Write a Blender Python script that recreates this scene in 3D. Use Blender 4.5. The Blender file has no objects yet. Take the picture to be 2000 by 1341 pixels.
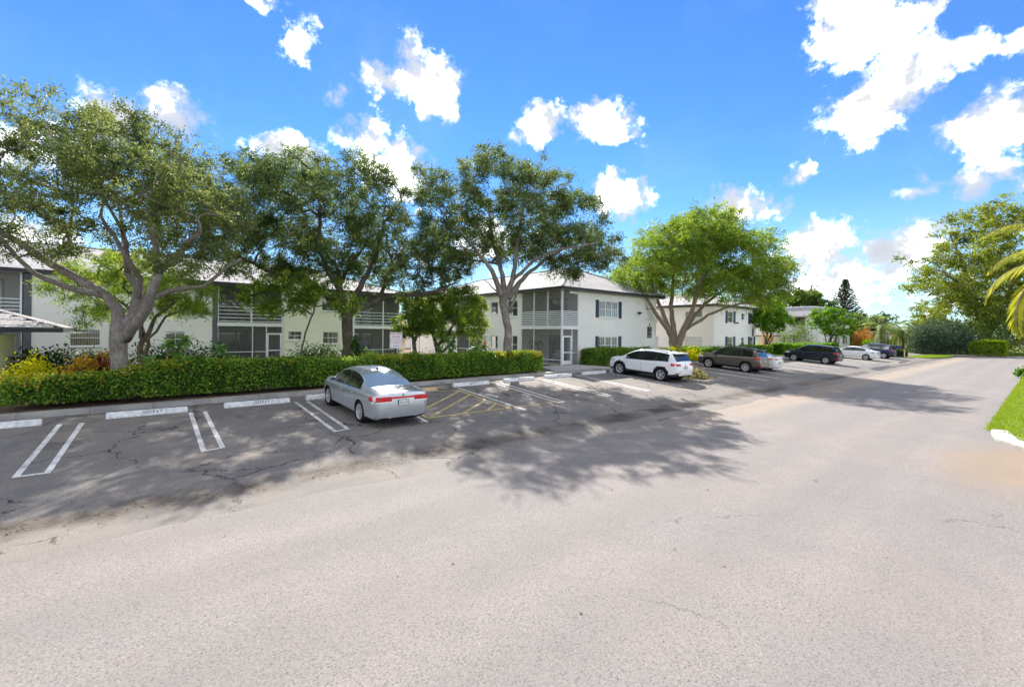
import bpy, math, random
import numpy as np
from mathutils import Vector, Matrix

SC = bpy.context.scene
COL = SC.collection
RNG = np.random.default_rng(7)
random.seed(5)

# ------------------------------------------------------------------ camera
CAM_H = 2.25                       # above the building ground; the road lies 0.72 m lower
AZ = math.radians(49.8)            # kerb direction is +X, the buildings lie towards +Y
FWD = Vector((math.cos(AZ), math.sin(AZ), 0))
RGT = Vector((math.sin(AZ), -math.cos(AZ), 0))
cd = bpy.data.cameras.new('camera')
cam = bpy.data.objects.new('camera', cd)
COL.objects.link(cam)
cd.sensor_width = 36
cd.lens = 36 * 889 / 2000
cd.shift_y = -20.5 / 2000
cd.clip_start, cd.clip_end = 0.05, 3000
cam.location = (0, 0, CAM_H)
cam.rotation_euler = (Matrix(((RGT.x, 0, -FWD.x), (RGT.y, 0, -FWD.y), (0, 1, 0))) @ Matrix.Rotation(math.radians(0.54), 3, 'Z')).to_euler()
SC.camera = cam

# ------------------------------------------------------------------ sun, exposure
SUN_EL, SUN_AZ = math.radians(39), math.radians(33)      # azimuth from +Y towards +X
sdir = Vector((math.sin(SUN_AZ) * math.cos(SUN_EL), math.cos(SUN_AZ) * math.cos(SUN_EL), math.sin(SUN_EL)))
sl = bpy.data.lights.new('sun', 'SUN')
sl.energy, sl.angle, sl.color = 2.85, math.radians(0.53), (1.0, 0.94, 0.86)
so = bpy.data.objects.new('sun', sl)
so.rotation_euler = (-sdir).to_track_quat('-Z', 'Y').to_euler()
COL.objects.link(so)
SC.view_settings.view_transform = 'Standard'
SC.view_settings.look = 'None'
SC.view_settings.exposure = 2.0
SC.view_settings.gamma = 1
SC.view_settings.use_curve_mapping = False
SC.render.film_transparent = False
try:
    SC.cycles.max_bounces = 8
    SC.cycles.transparent_max_bounces = 12
    SC.cycles.sample_clamp_indirect = 6
except Exception:
    pass


# ------------------------------------------------------------------ node helper
class NT:
    def __init__(self, tree):
        self.t = tree
        tree.nodes.clear()

    def n(self, kind, ins=None, **props):
        nd = self.t.nodes.new(kind)
        for k, v in props.items():
            setattr(nd, k, v)
        for k, v in (ins or {}).items():
            s = nd.inputs[k]
            if isinstance(v, bpy.types.NodeSocket):
                self.t.links.new(v, s)
            elif isinstance(v, bpy.types.Node):
                self.t.links.new(v.outputs[0], s)
            else:
                if s.type == 'RGBA' and len(v) == 3:
                    v = (*v, 1)
                s.default_value = v
        return nd

    def math(self, op, a, b=0.0, c=None, clamp=False):
        ins = {0: a, 1: b}
        if c is not None:
            ins[2] = c
        return self.n('ShaderNodeMath', ins, operation=op, use_clamp=clamp).outputs[0]

    def vmath(self, op, a, b=(0, 0, 0)):
        nd = self.n('ShaderNodeVectorMath', {0: a, 1: b}, operation=op)
        return nd.outputs['Value'] if op in ('LENGTH', 'DOT_PRODUCT', 'DISTANCE') else nd.outputs[0]

    def mix(self, f, a, b):
        nd = self.n('ShaderNodeMix', data_type='RGBA')
        for k, v in ((0, f), (6, a), (7, b)):
            s = nd.inputs[k]
            if isinstance(v, bpy.types.NodeSocket):
                self.t.links.new(v, s)
            else:
                s.default_value = (*v, 1) if (k != 0 and len(v) == 3) else v
        return nd.outputs[2]

    def ss(self, x, lo, hi, a=0.0, b=1.0):
        nd = self.n('ShaderNodeMapRange', {0: x, 1: lo, 2: hi, 3: a, 4: b}, interpolation_type='SMOOTHSTEP')
        return nd.outputs[0]

    def noise(self, vec, scale, detail=3.0, rough=0.55):
        return self.n('ShaderNodeTexNoise', {'Vector': vec, 'Scale': scale, 'Detail': detail, 'Roughness': rough}).outputs[0]


# ------------------------------------------------------------------ sky
def pixel_dir(x, y):
    d = FWD + RGT * ((x - 1000) / 889) + Vector((0, 0, (651 - y) / 889))
    return d.normalized()


w = bpy.data.worlds.new('World')
SC.world = w
w.use_nodes = True
T = NT(w.node_tree)
sky = T.n('ShaderNodeTexSky', sky_type='NISHITA', sun_disc=False, sun_elevation=SUN_EL, sun_rotation=SUN_AZ,
          altitude=0.0, air_density=1.0, dust_density=0.0, ozone_density=2.5)
hs_ = T.n('ShaderNodeHueSaturation', {'Hue': 0.508, 'Saturation': 1.18, 'Value': 1.0, 'Color': sky.outputs[0]})
dirv = T.n('ShaderNodeTexCoord').outputs['Generated']
# cumulus: (bearing and elevation as seen, horizontal and vertical radius, weight)
CLOUDS = [(328, 232, 62, 66, 1), (215, 235, 66, 50, 1), (60, 300, 110, 60, .9), (560, 305, 72, 32, 1), (577, 85, 34, 44, .6),
          (760, 165, 50, 32, .9), (820, 150, 62, 55, .95), (855, 195, 42, 42, .85), (715, 275, 50, 48, 1), (770, 335, 75, 60, 1),
          (1050, 245, 55, 42, .92), (1172, 242, 70, 42, .9), (1212, 375, 58, 48, 1), (1450, 398, 85, 42, .98), (1558, 342, 32, 32, .85),
          (1600, 485, 85, 66, 1.15), (1660, 520, 60, 60, .9), (1690, 550, 170, 70, .72), (1745, 485, 85, 50, 1.05), (1560, 560, 70, 50, .85), (1665, 45, 78, 98, 1), (1725, 50, 85, 72, 1),
          (1795, 122, 115, 52, 1), (1690, 205, 75, 62, .95), (1940, 225, 85, 66, 1.05), (1985, 60, 60, 40, .8), (1900, 340, 110, 38, .9),
          (1795, 372, 50, 20, .7), (490, 4, 70, 18, .5), (655, 200, 22, 20, .52),
          (900, 470, 140, 60, .7), (40, 470, 120, 40, .9)]
field = None
warp = T.n('ShaderNodeTexNoise', {'Vector': dirv, 'Scale': 9.0, 'Detail': 3.0, 'Roughness': .6})
dv = T.vmath('ADD', dirv, T.vmath('MULTIPLY', T.vmath('SUBTRACT', warp.outputs['Color'], (.5, .5, .5)), (.07, .07, .05)))
for (x, y, rx, ry, wt) in CLOUDS:
    c = pixel_dir(x, y)
    k = 889 * (1 + ((x - 1000) / 889) ** 2) ** .5
    q = T.vmath('MULTIPLY', T.vmath('SUBTRACT', dv, tuple(c)), (k / rx, k / rx, k / ry))
    val = T.math('MULTIPLY', T.math('SUBTRACT', 1.30, T.vmath('LENGTH', q)), wt)
    field = val if field is None else T.math('MAXIMUM', field, val)
# out of view, denser cumulus is added to brighten the shade
sep = T.n('ShaderNodeSeparateXYZ', {0: dirv})
flat = T.n('ShaderNodeCombineXYZ', {0: T.math('DIVIDE', sep.outputs[0], T.math('ADD', T.math('ABSOLUTE', sep.outputs[2]), .25)),
                                    1: T.math('DIVIDE', sep.outputs[1], T.math('ADD', T.math('ABSOLUTE', sep.outputs[2]), .25)), 2: 0.0})
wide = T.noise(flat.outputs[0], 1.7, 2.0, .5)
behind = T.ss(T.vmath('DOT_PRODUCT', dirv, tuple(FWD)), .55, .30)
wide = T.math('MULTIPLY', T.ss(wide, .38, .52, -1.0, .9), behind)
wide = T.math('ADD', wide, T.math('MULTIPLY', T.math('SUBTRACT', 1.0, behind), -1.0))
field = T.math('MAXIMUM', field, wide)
fr = T.noise(dirv, 16.0, 8.0, .62)
fr2 = T.noise(dirv, 55.0, 5.0, .65)
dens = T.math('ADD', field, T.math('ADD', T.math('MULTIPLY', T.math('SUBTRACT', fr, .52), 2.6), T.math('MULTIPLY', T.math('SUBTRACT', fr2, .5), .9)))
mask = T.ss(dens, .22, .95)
shade = T.math('ADD', T.math('MULTIPLY', T.ss(T.noise(dirv, 10.0, 7.0, .6), .34, .66), .8), T.math('MULTIPLY', T.ss(dens, .6, 2.2), .0))
lum = T.math('ADD', T.math('ADD', .19, T.math('MULTIPLY', shade, .12)), T.math('MULTIPLY', T.ss(shade, .24, .62), .75))
body = T.vmath('MULTIPLY', T.mix(T.ss(shade, .1, .5), (.90, .97, 1.08), (1.02, 1.0, .96)), T.n('ShaderNodeCombineXYZ', {0: lum, 1: lum, 2: lum}).outputs[0])
veil = T.ss(T.noise(dirv, 4.0, 6.0, .6), .45, .8, 0.0, .10)
low = T.ss(sep.outputs[2], .30, .0, 0.0, .42)
skyc = T.vmath('MULTIPLY', hs_.outputs[0], (.029, .0415, .050))
skyc = T.mix(T.math('MAXIMUM', veil, low), skyc, (.22, .26, .295))
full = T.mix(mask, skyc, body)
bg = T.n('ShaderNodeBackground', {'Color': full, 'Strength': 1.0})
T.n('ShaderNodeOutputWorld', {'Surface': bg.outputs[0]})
w.cycles.sampling_method = 'AUTOMATIC'


# ------------------------------------------------------------------ materials
MATS = {}


def finish(nt, col, rough=.8, spec=.3, bump=None, bstr=.3, bdist=.02, metal=0.0, coat=0.0, **extra):
    ins = {'Base Color': col, 'Roughness': rough, 'Specular IOR Level': spec, 'Metallic': metal, 'Coat Weight': coat}
    ins.update(extra)
    p = nt.n('ShaderNodeBsdfPrincipled', ins)
    if bump is not None:
        b = nt.n('ShaderNodeBump', {'Height': bump, 'Strength': bstr, 'Distance': bdist})
        nt.t.links.new(b.outputs[0], p.inputs['Normal'])
    nt.n('ShaderNodeOutputMaterial', {'Surface': p.outputs[0]})
    return p


def new_mat(name):
    m = bpy.data.materials.new(name)
    m.use_nodes = True
    MATS[name] = m
    return m, NT(m.node_tree)


def coords(nt):
    return nt.n('ShaderNodeTexCoord').outputs['Object']


def plain(name, col, rough=.6, spec=.4, var=.12, scale=3.0, metal=0.0, coat=0.0, bump=0.0, bscale=60.0):
    m, t = new_mat(name)
    c = coords(t)
    nz = t.noise(c, scale, 4.0, .6)
    lo = tuple(max(0, x * (1 - var)) for x in col)
    hi = tuple(min(1, x * (1 + var)) for x in col)
    cc = t.mix(t.ss(nz, .3, .7), lo, hi)
    finish(t, cc, rough, spec, t.noise(c, bscale, 3.0) if bump else None, bump, .01, metal, coat)
    return m


def stucco(name, col, rows=True):
    m, t = new_mat(name)
    c = coords(t)
    big = t.noise(c, .6, 4.0, .6)
    st = t.n('ShaderNodeTexNoise', {'Vector': t.vmath('MULTIPLY', c, (3.0, 3.0, .35)), 'Scale': 1.4, 'Detail': 5.0, 'Roughness': .65}).outputs[0]
    cc = t.mix(t.ss(big, .3, .75), tuple(x * .93 for x in col), col)
    cc = t.mix(t.ss(st, .56, .80, 0, .28), cc, tuple(x * .72 for x in col))
    fine = t.noise(c, 38.0, 4.0, .65)
    br = t.n('ShaderNodeTexBrick', {'Vector': t.n('ShaderNodeCombineXYZ', {0: t.math('ADD', t.n('ShaderNodeSeparateXYZ', {0: c}).outputs[0], t.n('ShaderNodeSeparateXYZ', {0: c}).outputs[1]),
                                                                        1: t.n('ShaderNodeSeparateXYZ', {0: c}).outputs[2], 2: 0.0}).outputs[0],
                                    'Color1': (1, 1, 1), 'Color2': (.97, .97, .97), 'Mortar': (.8, .8, .8), 'Scale': 1.0, 'Mortar Size': .012,
                                    'Brick Width': .4, 'Row Height': .2, 'Mortar Smooth': .6})
    h = t.math('ADD', t.math('MULTIPLY', fine, .6), t.math('MULTIPLY', br.outputs['Fac'], -.35 if rows else 0.0))
    finish(t, cc, .85, .2, h, .55, .012)
    return m


def shingle_mat(name, col, c2):
    m, t = new_mat(name)
    c = coords(t)
    s = t.n('ShaderNodeSeparateXYZ', {0: c})
    br = t.n('ShaderNodeTexBrick', {'Vector': t.n('ShaderNodeCombineXYZ', {0: t.math('ADD', s.outputs[0], s.outputs[1]), 1: t.math('MULTIPLY', s.outputs[2], 2.6), 2: 0.0}).outputs[0],
                                    'Color1': col, 'Color2': c2, 'Mortar': tuple(x * .45 for x in col), 'Scale': 1.0, 'Mortar Size': .018,
                                    'Brick Width': .36, 'Row Height': .15, 'Mortar Smooth': .3, 'Bias': 0.0})
    sp = t.noise(c, 42.0, 3.0, .7)
    big = t.noise(c, .7, 4.0, .6)
    cc = t.mix(t.ss(sp, .35, .7, 0, .4), br.outputs['Color'], tuple(x * .55 for x in col))
    cc = t.mix(t.ss(big, .4, .75, 0, .3), cc, tuple(min(1, x * 1.25) for x in c2))
    finish(t, cc, .9, .15, t.math('ADD', br.outputs['Fac'], t.math('MULTIPLY', sp, -.6)), .5, -.02)
    return m


def leaf_mat(name, dark, light, accent=None, transl=.32, rough=.42, accent_at=.86):
    m, t = new_mat(name)
    a = t.n('ShaderNodeAttribute', attribute_name='tint').outputs['Fac']
    cc = t.mix(t.ss(a, .05, .85), dark, light)
    if accent:
        cc = t.mix(t.ss(a, accent_at, min(.999, accent_at + .08)), cc, accent)
    p = t.n('ShaderNodeBsdfPrincipled', {'Base Color': cc, 'Roughness': rough + .12, 'Specular IOR Level': .10})
    tr = t.n('ShaderNodeBsdfTranslucent', {'Color': t.n('ShaderNodeHueSaturation', {'Hue': .485, 'Saturation': 1.1, 'Value': 1.9, 'Color': cc}).outputs[0]})
    mx = t.n('ShaderNodeMixShader', {0: transl, 1: p.outputs[0], 2: tr.outputs[0]})
    t.n('ShaderNodeOutputMaterial', {'Surface': mx.outputs[0]})
    return m


def bark_mat(name, col, c2):
    m, t = new_mat(name)
    c = coords(t)
    st = t.n('ShaderNodeTexNoise', {'Vector': t.vmath('MULTIPLY', c, (5, 5, 1.6)), 'Scale': 4.0, 'Detail': 6.0, 'Roughness': .65}).outputs[0]
    big = t.noise(c, 1.6, 4.0, .6)
    cc = t.mix(t.ss(st, .32, .68), tuple(x * .55 for x in col), col)
    cc = t.mix(t.ss(big, .48, .66, 0, .7), cc, c2)
    finish(t, cc, .9, .15, st, .9, .03)
    return m


def glass_mat(name, tint=(.02, .025, .03), rough=.03, refl=.12):
    m, t = new_mat(name)
    p = t.n('ShaderNodeBsdfPrincipled', {'Base Color': tint, 'Roughness': rough, 'Specular IOR Level': .7})
    g = t.n('ShaderNodeBsdfGlossy', {'Color': (.9, .95, 1), 'Roughness': rough})
    mx = t.n('ShaderNodeMixShader', {0: refl, 1: p.outputs[0], 2: g.outputs[0]})
    t.n('ShaderNodeOutputMaterial', {'Surface': mx.outputs[0]})
    return m


def screen_mat(name, col, opac):
    m, t = new_mat(name)
    d = t.n('ShaderNodeBsdfDiffuse', {'Color': col})
    tr = t.n('ShaderNodeBsdfTransparent')
    nz = t.noise(coords(t), 2.0, 3.0)
    mx = t.n('ShaderNodeMixShader', {0: opac, 1: tr.outputs[0], 2: d.outputs[0]})
    t.n('ShaderNodeOutputMaterial', {'Surface': mx.outputs[0]})
    return m


def paint_mat(name, col, metal=.0, rough=.35, coat=1.0, flake=.0):
    m, t = new_mat(name)
    c = coords(t)
    dust = t.ss(t.noise(c, 2.2, 5.0, .65), .45, .8, 0, .18 if sum(col) > .3 else .03)
    s = t.n('ShaderNodeSeparateXYZ', {0: c})
    lowd = t.ss(s.outputs[2], .55, .2, 0, .35 if sum(col) > .3 else .10)
    cc = t.mix(t.math('MAXIMUM', dust, lowd), col, (.30, .28, .25) if sum(col) < 1.4 else tuple(x * .82 for x in col))
    dk = sum(col) < .15
    finish(t, cc, rough, .3 if dk else .5, None, 0, 0, metal, .45 if dk else coat, **{'Coat Roughness': .04})
    return m


def asphalt(name, base, warm, dark, lot):
    m, t = new_mat(name)
    c = coords(t)
    s = t.n('ShaderNodeSeparateXYZ', {0: c})
    big = t.noise(c, .22, 5.0, .6)
    mid = t.noise(c, 1.3, 5.0, .6)
    streak = t.n('ShaderNodeTexNoise', {'Vector': t.vmath('MULTIPLY', c, (.12, 1.1, 1)), 'Scale': 1.0, 'Detail': 5.0, 'Roughness': .6}).outputs[0]
    cc = t.mix(t.ss(big, .35, .68), base, warm)
    cc = t.mix(t.ss(mid, .35, .75, 0, .35), cc, tuple(x * .8 for x in base))
    cc = t.mix(t.ss(streak, .50, .70, 0, .32), cc, tuple(x * .76 for x in base))
    # aggregate: dark voids and pale stones
    v = t.n('ShaderNodeTexVoronoi', {'Vector': c, 'Scale': 50.0}, feature='F1')
    g = t.noise(c, 46.0, 5.0, .8)
    g2 = t.noise(c, 17.0, 4.0, .75)
    cc = t.mix(t.ss(g, .53, .62, 0, .85), cc, tuple(x * .32 for x in base))
    cc = t.mix(t.ss(g, .46, .36, 0, .6), cc, tuple(min(1, x * 1.55) for x in warm))
    cc = t.mix(t.ss(g2, .55, .72, 0, .3), cc, tuple(x * .55 for x in base))
    # cracks
    wv = t.vmath('ADD', c, t.vmath('MULTIPLY', t.n('ShaderNodeTexNoise', {'Vector': c, 'Scale': 1.3, 'Detail': 5.0, 'Roughness': .7}).outputs['Color'], (1.1, 1.1, 0)))
    cr = t.n('ShaderNodeTexVoronoi', {'Vector': t.vmath('MULTIPLY', wv, (1, 1, 0)), 'Scale': .42 if lot else .17}, feature='DISTANCE_TO_EDGE').outputs['Distance']
    gate = t.ss(t.noise(c, .5, 2.0), .43 if lot else .60, .50 if lot else .66)
    crack = t.math('MULTIPLY', t.ss(cr, .011 if lot else .0024, .003 if lot else .0002), gate)
    cc = t.mix(t.math('MULTIPLY', crack, .9 if lot else .6), cc, tuple(x * .12 for x in base))
    nb = t.math('MULTIPLY', t.math('SUBTRACT', t.noise(c, 1.1, 5.0, .65), .5), 2.4)
    y = t.math('ADD', s.outputs[1], t.math('MULTIPLY', nb, .5))
    if lot:
        # wet silt line of the swale, pale worn shoulder, oil drips in the bays
        band = t.math('MULTIPLY', t.ss(y, 9.15, 9.55), t.ss(y, 10.35, 9.8))
        along = t.ss(t.noise(t.vmath('MULTIPLY', c, (.22, .0, 0)), 1.0, 3.0), .36, .50)
        cc = t.mix(t.math('MULTIPLY', t.math('MULTIPLY', band, along), .85), cc, (.04, .031, .024))
        cc = t.mix(t.ss(t.noise(c, .8, 4.0), .5, .7, 0, .5), cc, dark)
        oil = t.math('MULTIPLY', t.ss(t.noise(c, .9, 3.0), .60, .70), t.ss(s.outputs[1], 13.5, 15.0))
        cc = t.mix(t.math('MULTIPLY', oil, .55), cc, (.04, .04, .042))
        cc = t.mix(t.math('MULTIPLY', t.ss(y, 10.8, 9.4, 0, .32), t.ss(mid, .35, .6)), cc, (.23, .205, .18))
    else:
        # brown run-off stain at the corner kerb, tan silt past the swale
        dx = t.math('MULTIPLY', t.math('SUBTRACT', s.outputs[0], 15.6), .26)
        dy = t.math('MULTIPLY', t.math('SUBTRACT', s.outputs[1], 0.6), .62)
        rr = t.math('SQRT', t.math('ADD', t.math('MULTIPLY', dx, dx), t.math('MULTIPLY', dy, dy)))
        stain = t.ss(t.math('ADD', rr, t.math('MULTIPLY', nb, .25)), 1.05, .25, 0, .55)
        cc = t.mix(stain, cc, (.27, .18, .095))
        silt = t.math('MULTIPLY', t.ss(y, 6.3, 8.3), t.ss(s.outputs[0], 8.0, 22.0))
        cc = t.mix(t.math('MULTIPLY', silt, .45), cc, (.36, .27, .18))
        wear = t.n('ShaderNodeTexWave', {'Vector': t.vmath('MULTIPLY', c, (.05, 1, 1)), 'Scale': .17, 'Distortion': 3.0, 'Detail': 3.0, 'Detail Scale': 1.2}, bands_direction='Y').outputs['Fac']
        cc = t.mix(t.math('MULTIPLY', wear, .24), cc, tuple(x * .7 for x in base))
    hgt = t.math('ADD', t.math('MULTIPLY', g, -.7), t.math('MULTIPLY', crack, -2.0))
    finish(t, cc, .88, .25, t.math('ADD', hgt, t.math('MULTIPLY', v.outputs['Distance'], -.5)), .5, .006)
    return m


def line_paint(name, col, wornto=(.16, .15, .14), amount=.5):
    m, t = new_mat(name)
    c = coords(t)
    g = t.noise(c, 40.0, 4.0, .75)
    b = t.noise(c, 2.4, 5.0, .7)
    f = t.ss(t.math('ADD', t.math('MULTIPLY', g, .55), t.math('MULTIPLY', b, .6)), .55, .72, 0, 1)
    cr = t.n('ShaderNodeTexVoronoi', {'Vector': c, 'Scale': 2.2}, feature='DISTANCE_TO_EDGE').outputs['Distance']
    f = t.math('MAXIMUM', t.math('MULTIPLY', f, amount), t.ss(cr, .022, .006, 0, .8))
    finish(t, t.mix(f, col, wornto), .75, .3, g, .3, .004)
    return m


def grass_mat(name, a, b, c3):
    m, t = new_mat(name)
    c = coords(t)
    cc = t.mix(t.ss(t.noise(c, 1.2, 4.0), .35, .65), a, b)
    cc = t.mix(t.ss(t.noise(c, 28.0, 3.0, .7), .45, .7, 0, .6), cc, c3)
    finish(t, cc, .9, .2, t.noise(c, 60.0, 3.0), .8, .03)
    return m


M = {}
M['road'] = asphalt('road_asphalt', (.190, .177, .169), (.222, .198, .185), (.2, .2, .2), False)
M['lot'] = asphalt('lot_asphalt', (.155, .145, .138), (.205, .18, .156), (.10, .10, .103), True)
M['soil'] = grass_mat('dry_soil', (.16, .12, .08), (.12, .085, .055), (.05, .035, .025))
M['mulch'] = grass_mat('mulch', (.11, .07, .045), (.16, .11, .075), (.04, .025, .018))
M['lawn'] = grass_mat('lawn_grass', (.11, .17, .02), (.20, .24, .045), (.05, .075, .012))
M['concrete'] = plain('concrete', (.42, .40, .37), .85, .25, .16, 1.7, bump=.3, bscale=70)
M['kerbc'] = plain('kerb_concrete', (.31, .30, .285), .85, .25, .22, 1.3, bump=.4, bscale=60)
M['kerbw'] = plain('pale_kerb', (.36, .345, .31), .8, .25, .25, 3.0, bump=.3)
M['stopw'] = plain('stop_white', (.66, .66, .67), .7, .3, .2, 9.0, bump=.2)
M['stopt'] = plain('stop_tan', (.55, .40, .24), .75, .3, .12, 5.0, bump=.2)
M['ink'] = plain('stencil_black', (.035, .035, .04), .7, .3, .1)
M['linew'] = line_paint('white_line_paint', (.60, .59, .58), (.19, .18, .17), .95)
M['liney'] = line_paint('yellow_line_paint', (.44, .34, .14), (.2, .18, .15), .95)
M['wall'] = stucco('white_stucco', (.89, .865, .81))
M['wallg'] = stucco('cream_stucco', (.86, .86, .70))
M['walltan'] = stucco('tan_stucco', (.62, .46, .30))
M['wally'] = stucco('yellow_stucco', (.74, .56, .14))
M['cream'] = stucco('hut_cream', (.72, .68, .52), False)
M['white'] = plain('white_trim', (.80, .80, .80), .5, .4, .05)
M['alu'] = plain('white_aluminium', (.72, .74, .75), .4, .5, .05)
M['shutter'] = plain('navy_shutter', (.035, .055, .085), .55, .4, .15)
M['fascia'] = plain('charcoal_fascia', (.035, .037, .042), .6, .3, .15)
M['dgrey'] = plain('dark_grey_paint_and_shade', (.12, .13, .145), .6, .3, .1)
M['soffit'] = plain('soffit_white', (.68, .68, .66), .7, .3, .06)
M['roof'] = shingle_mat('grey_shingles', (.33, .32, .325), (.43, .415, .405))
M['hutroof'] = plain('weathered_shingle', (.40, .38, .37), .85, .2, .28, 6.0, bump=.5, bscale=40)
M['hutroof2'] = plain('dark_weathered_shingle', (.26, .25, .26), .85, .2, .3, 6.0, bump=.5, bscale=40)
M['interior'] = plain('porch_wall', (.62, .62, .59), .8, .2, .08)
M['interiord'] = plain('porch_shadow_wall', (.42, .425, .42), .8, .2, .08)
M['pane'] = glass_mat('window_glass', (.03, .035, .04), .03, .14)
M['blind'] = plain('vertical_blinds', (.52, .50, .42), .7, .3, .15, 8.0)
M['blindg'] = plain('grey_blinds', (.20, .21, .21), .7, .3, .15, 8.0)
M['screen'] = screen_mat('porch_screen', (.16, .165, .16), .46)
M['screenl'] = screen_mat('pale_porch_screen', (.26, .255, .24), .46)
M['black'] = plain('black_rubber', (.018, .018, .02), .75, .3, .15)
M['metalg'] = plain('galvanised_metal', (.42, .43, .45), .4, .5, .12, metal=.6)
M['bluechair'] = plain('blue_chair', (.03, .05, .16), .6, .4, .1)
M['red'] = plain('sign_red', (.45, .03, .05), .6, .4, .05)
M['signw'] = plain('sign_white', (.78, .75, .76), .5, .4, .04)
M['signk'] = plain('sign_black', (.02, .022, .02), .5, .4, .05)
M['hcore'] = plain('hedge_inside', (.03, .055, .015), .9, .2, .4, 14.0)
M['wood'] = plain('weathered_wood', (.16, .11, .075), .85, .2, .2)
M['brickk'] = plain('grey_brick', (.28, .265, .25), .9, .2, .25, 9.0, bump=.4)
M['bark1'] = bark_mat('oak_bark', (.27, .235, .20), (.36, .335, .31))
M['bark2'] = bark_mat('dark_bark', (.13, .105, .085), (.19, .16, .13))
M['bark4'] = bark_mat('pale_bark', (.34, .27, .20), (.20, .15, .11))
M['palmbark'] = bark_mat('palm_bark', (.20, .155, .13), (.27, .21, .17))
M['leaf1'] = leaf_mat('oak_leaf', (.06, .088, .03), (.17, .21, .065), (.32, .31, .085), .40, .4, .94)
M['leaf3'] = leaf_mat('black_olive_leaf', (.05, .086, .03), (.15, .20, .065), (.32, .32, .08), .38, .4, .93)
M['leaf4'] = leaf_mat('lime_leaf', (.08, .15, .025), (.23, .32, .045), (.42, .38, .03), .42, .4, .88)
M['leafp'] = leaf_mat('podocarpus_leaf', (.075, .13, .02), (.22, .32, .05), (.38, .42, .08), .4, .4, .88)
M['hedge'] = leaf_mat('hedge_leaf', (.045, .12, .018), (.26, .41, .055), (.38, .30, .03), .25, .28, .95)
M['hedgey'] = leaf_mat('hedge_tip_leaf', (.16, .22, .02), (.46, .38, .03), (.50, .24, .05), .3, .32, .80)
M['dkshrub'] = leaf_mat('dark_shrub_leaf', (.022, .05, .018), (.06, .11, .03), None, .22, .35)
M['lime'] = leaf_mat('lime_shrub_leaf', (.25, .30, .01), (.62, .58, .02), (.70, .62, .08), .35, .4)
M['orange'] = leaf_mat('orange_croton_leaf', (.14, .12, .02), (.52, .30, .03), (.60, .20, .04), .3, .4, .75)
M['burg'] = leaf_mat('burgundy_leaf', (.07, .008, .018), (.22, .03, .05), None, .3, .35)
M['orbush'] = leaf_mat('rust_bush_leaf', (.22, .11, .025), (.48, .26, .07), None, .3, .5)
M['var'] = leaf_mat('variegated_leaf', (.05, .11, .03), (.13, .20, .06), (.60, .62, .50), .25, .35, .70)
M['topi'] = leaf_mat('clipped_tree_leaf', (.05, .14, .012), (.17, .34, .03), (.30, .42, .04), .3, .35, .9)
M['plum'] = leaf_mat('plumeria_leaf', (.07, .17, .05), (.19, .34, .09), None, .35, .3)
M['palm'] = leaf_mat('palm_leaf', (.09, .15, .035), (.24, .31, .08), (.45, .36, .10), .3, .35, .88)
M['palmy'] = leaf_mat('yellow_palm_leaf', (.17, .21, .03), (.38, .38, .06), (.52, .38, .06), .35, .38, .8)
M['big'] = leaf_mat('fig_leaf', (.085, .125, .02), (.27, .32, .045), (.38, .32, .03), .34, .35, .9)
M['bluebush'] = leaf_mat('blue_green_leaf', (.03, .055, .034), (.095, .145, .08), None, .2, .35)
M['ygbush'] = leaf_mat('yellow_green_leaf', (.13, .22, .012), (.32, .40, .03), None, .35, .35)
M['far'] = leaf_mat('far_leaf', (.055, .10, .025), (.16, .24, .05), (.30, .30, .08), .3, .5, .93)
M['pine'] = leaf_mat('pine_needle', (.03, .05, .03), (.07, .10, .06), None, .15, .6)
M['blade'] = leaf_mat('grass_blade', (.09, .17, .015), (.25, .34, .04), (.46, .40, .14), .35, .5, .86)
M['scrub'] = leaf_mat('scrub_leaf', (.12, .13, .045), (.36, .31, .15), (.45, .36, .2), .3, .5, .8)
M['litter'] = leaf_mat('dead_leaf', (.07, .045, .028), (.26, .18, .10), None, .1, .7)
M['flower'] = leaf_mat('coral_petal', (.55, .08, .04), (.75, .25, .12), None, .3, .4)


# ------------------------------------------------------------------ object helpers
def link(name, data, parent=None, loc=(0, 0, 0)):
    o = bpy.data.objects.new(name, data)
    COL.objects.link(o)
    o.location = loc
    if parent is not None:
        o.parent = parent
    return o


def tag(o, label=None, cat=None, group=None, kind=None):
    if label:
        o['label'] = label
    if cat:
        o['category'] = cat
    if group:
        o['group'] = group
    if kind:
        o['kind'] = kind
    return o


def thing(name, label, cat, loc=(0, 0, 0), group=None, rot=(0, 0, 0)):
    o = link(name, None, None, loc)
    o.empty_display_size = .3
    o.rotation_euler = rot
    return tag(o, label, cat, group)


def copy_tree(o, parent=None):
    c = o.copy()
    COL.objects.link(c)
    if parent is not None:
        c.parent = parent
    for ch in [x for x in bpy.data.objects if x.parent is o]:
        copy_tree(ch, c)
    return c


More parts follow.
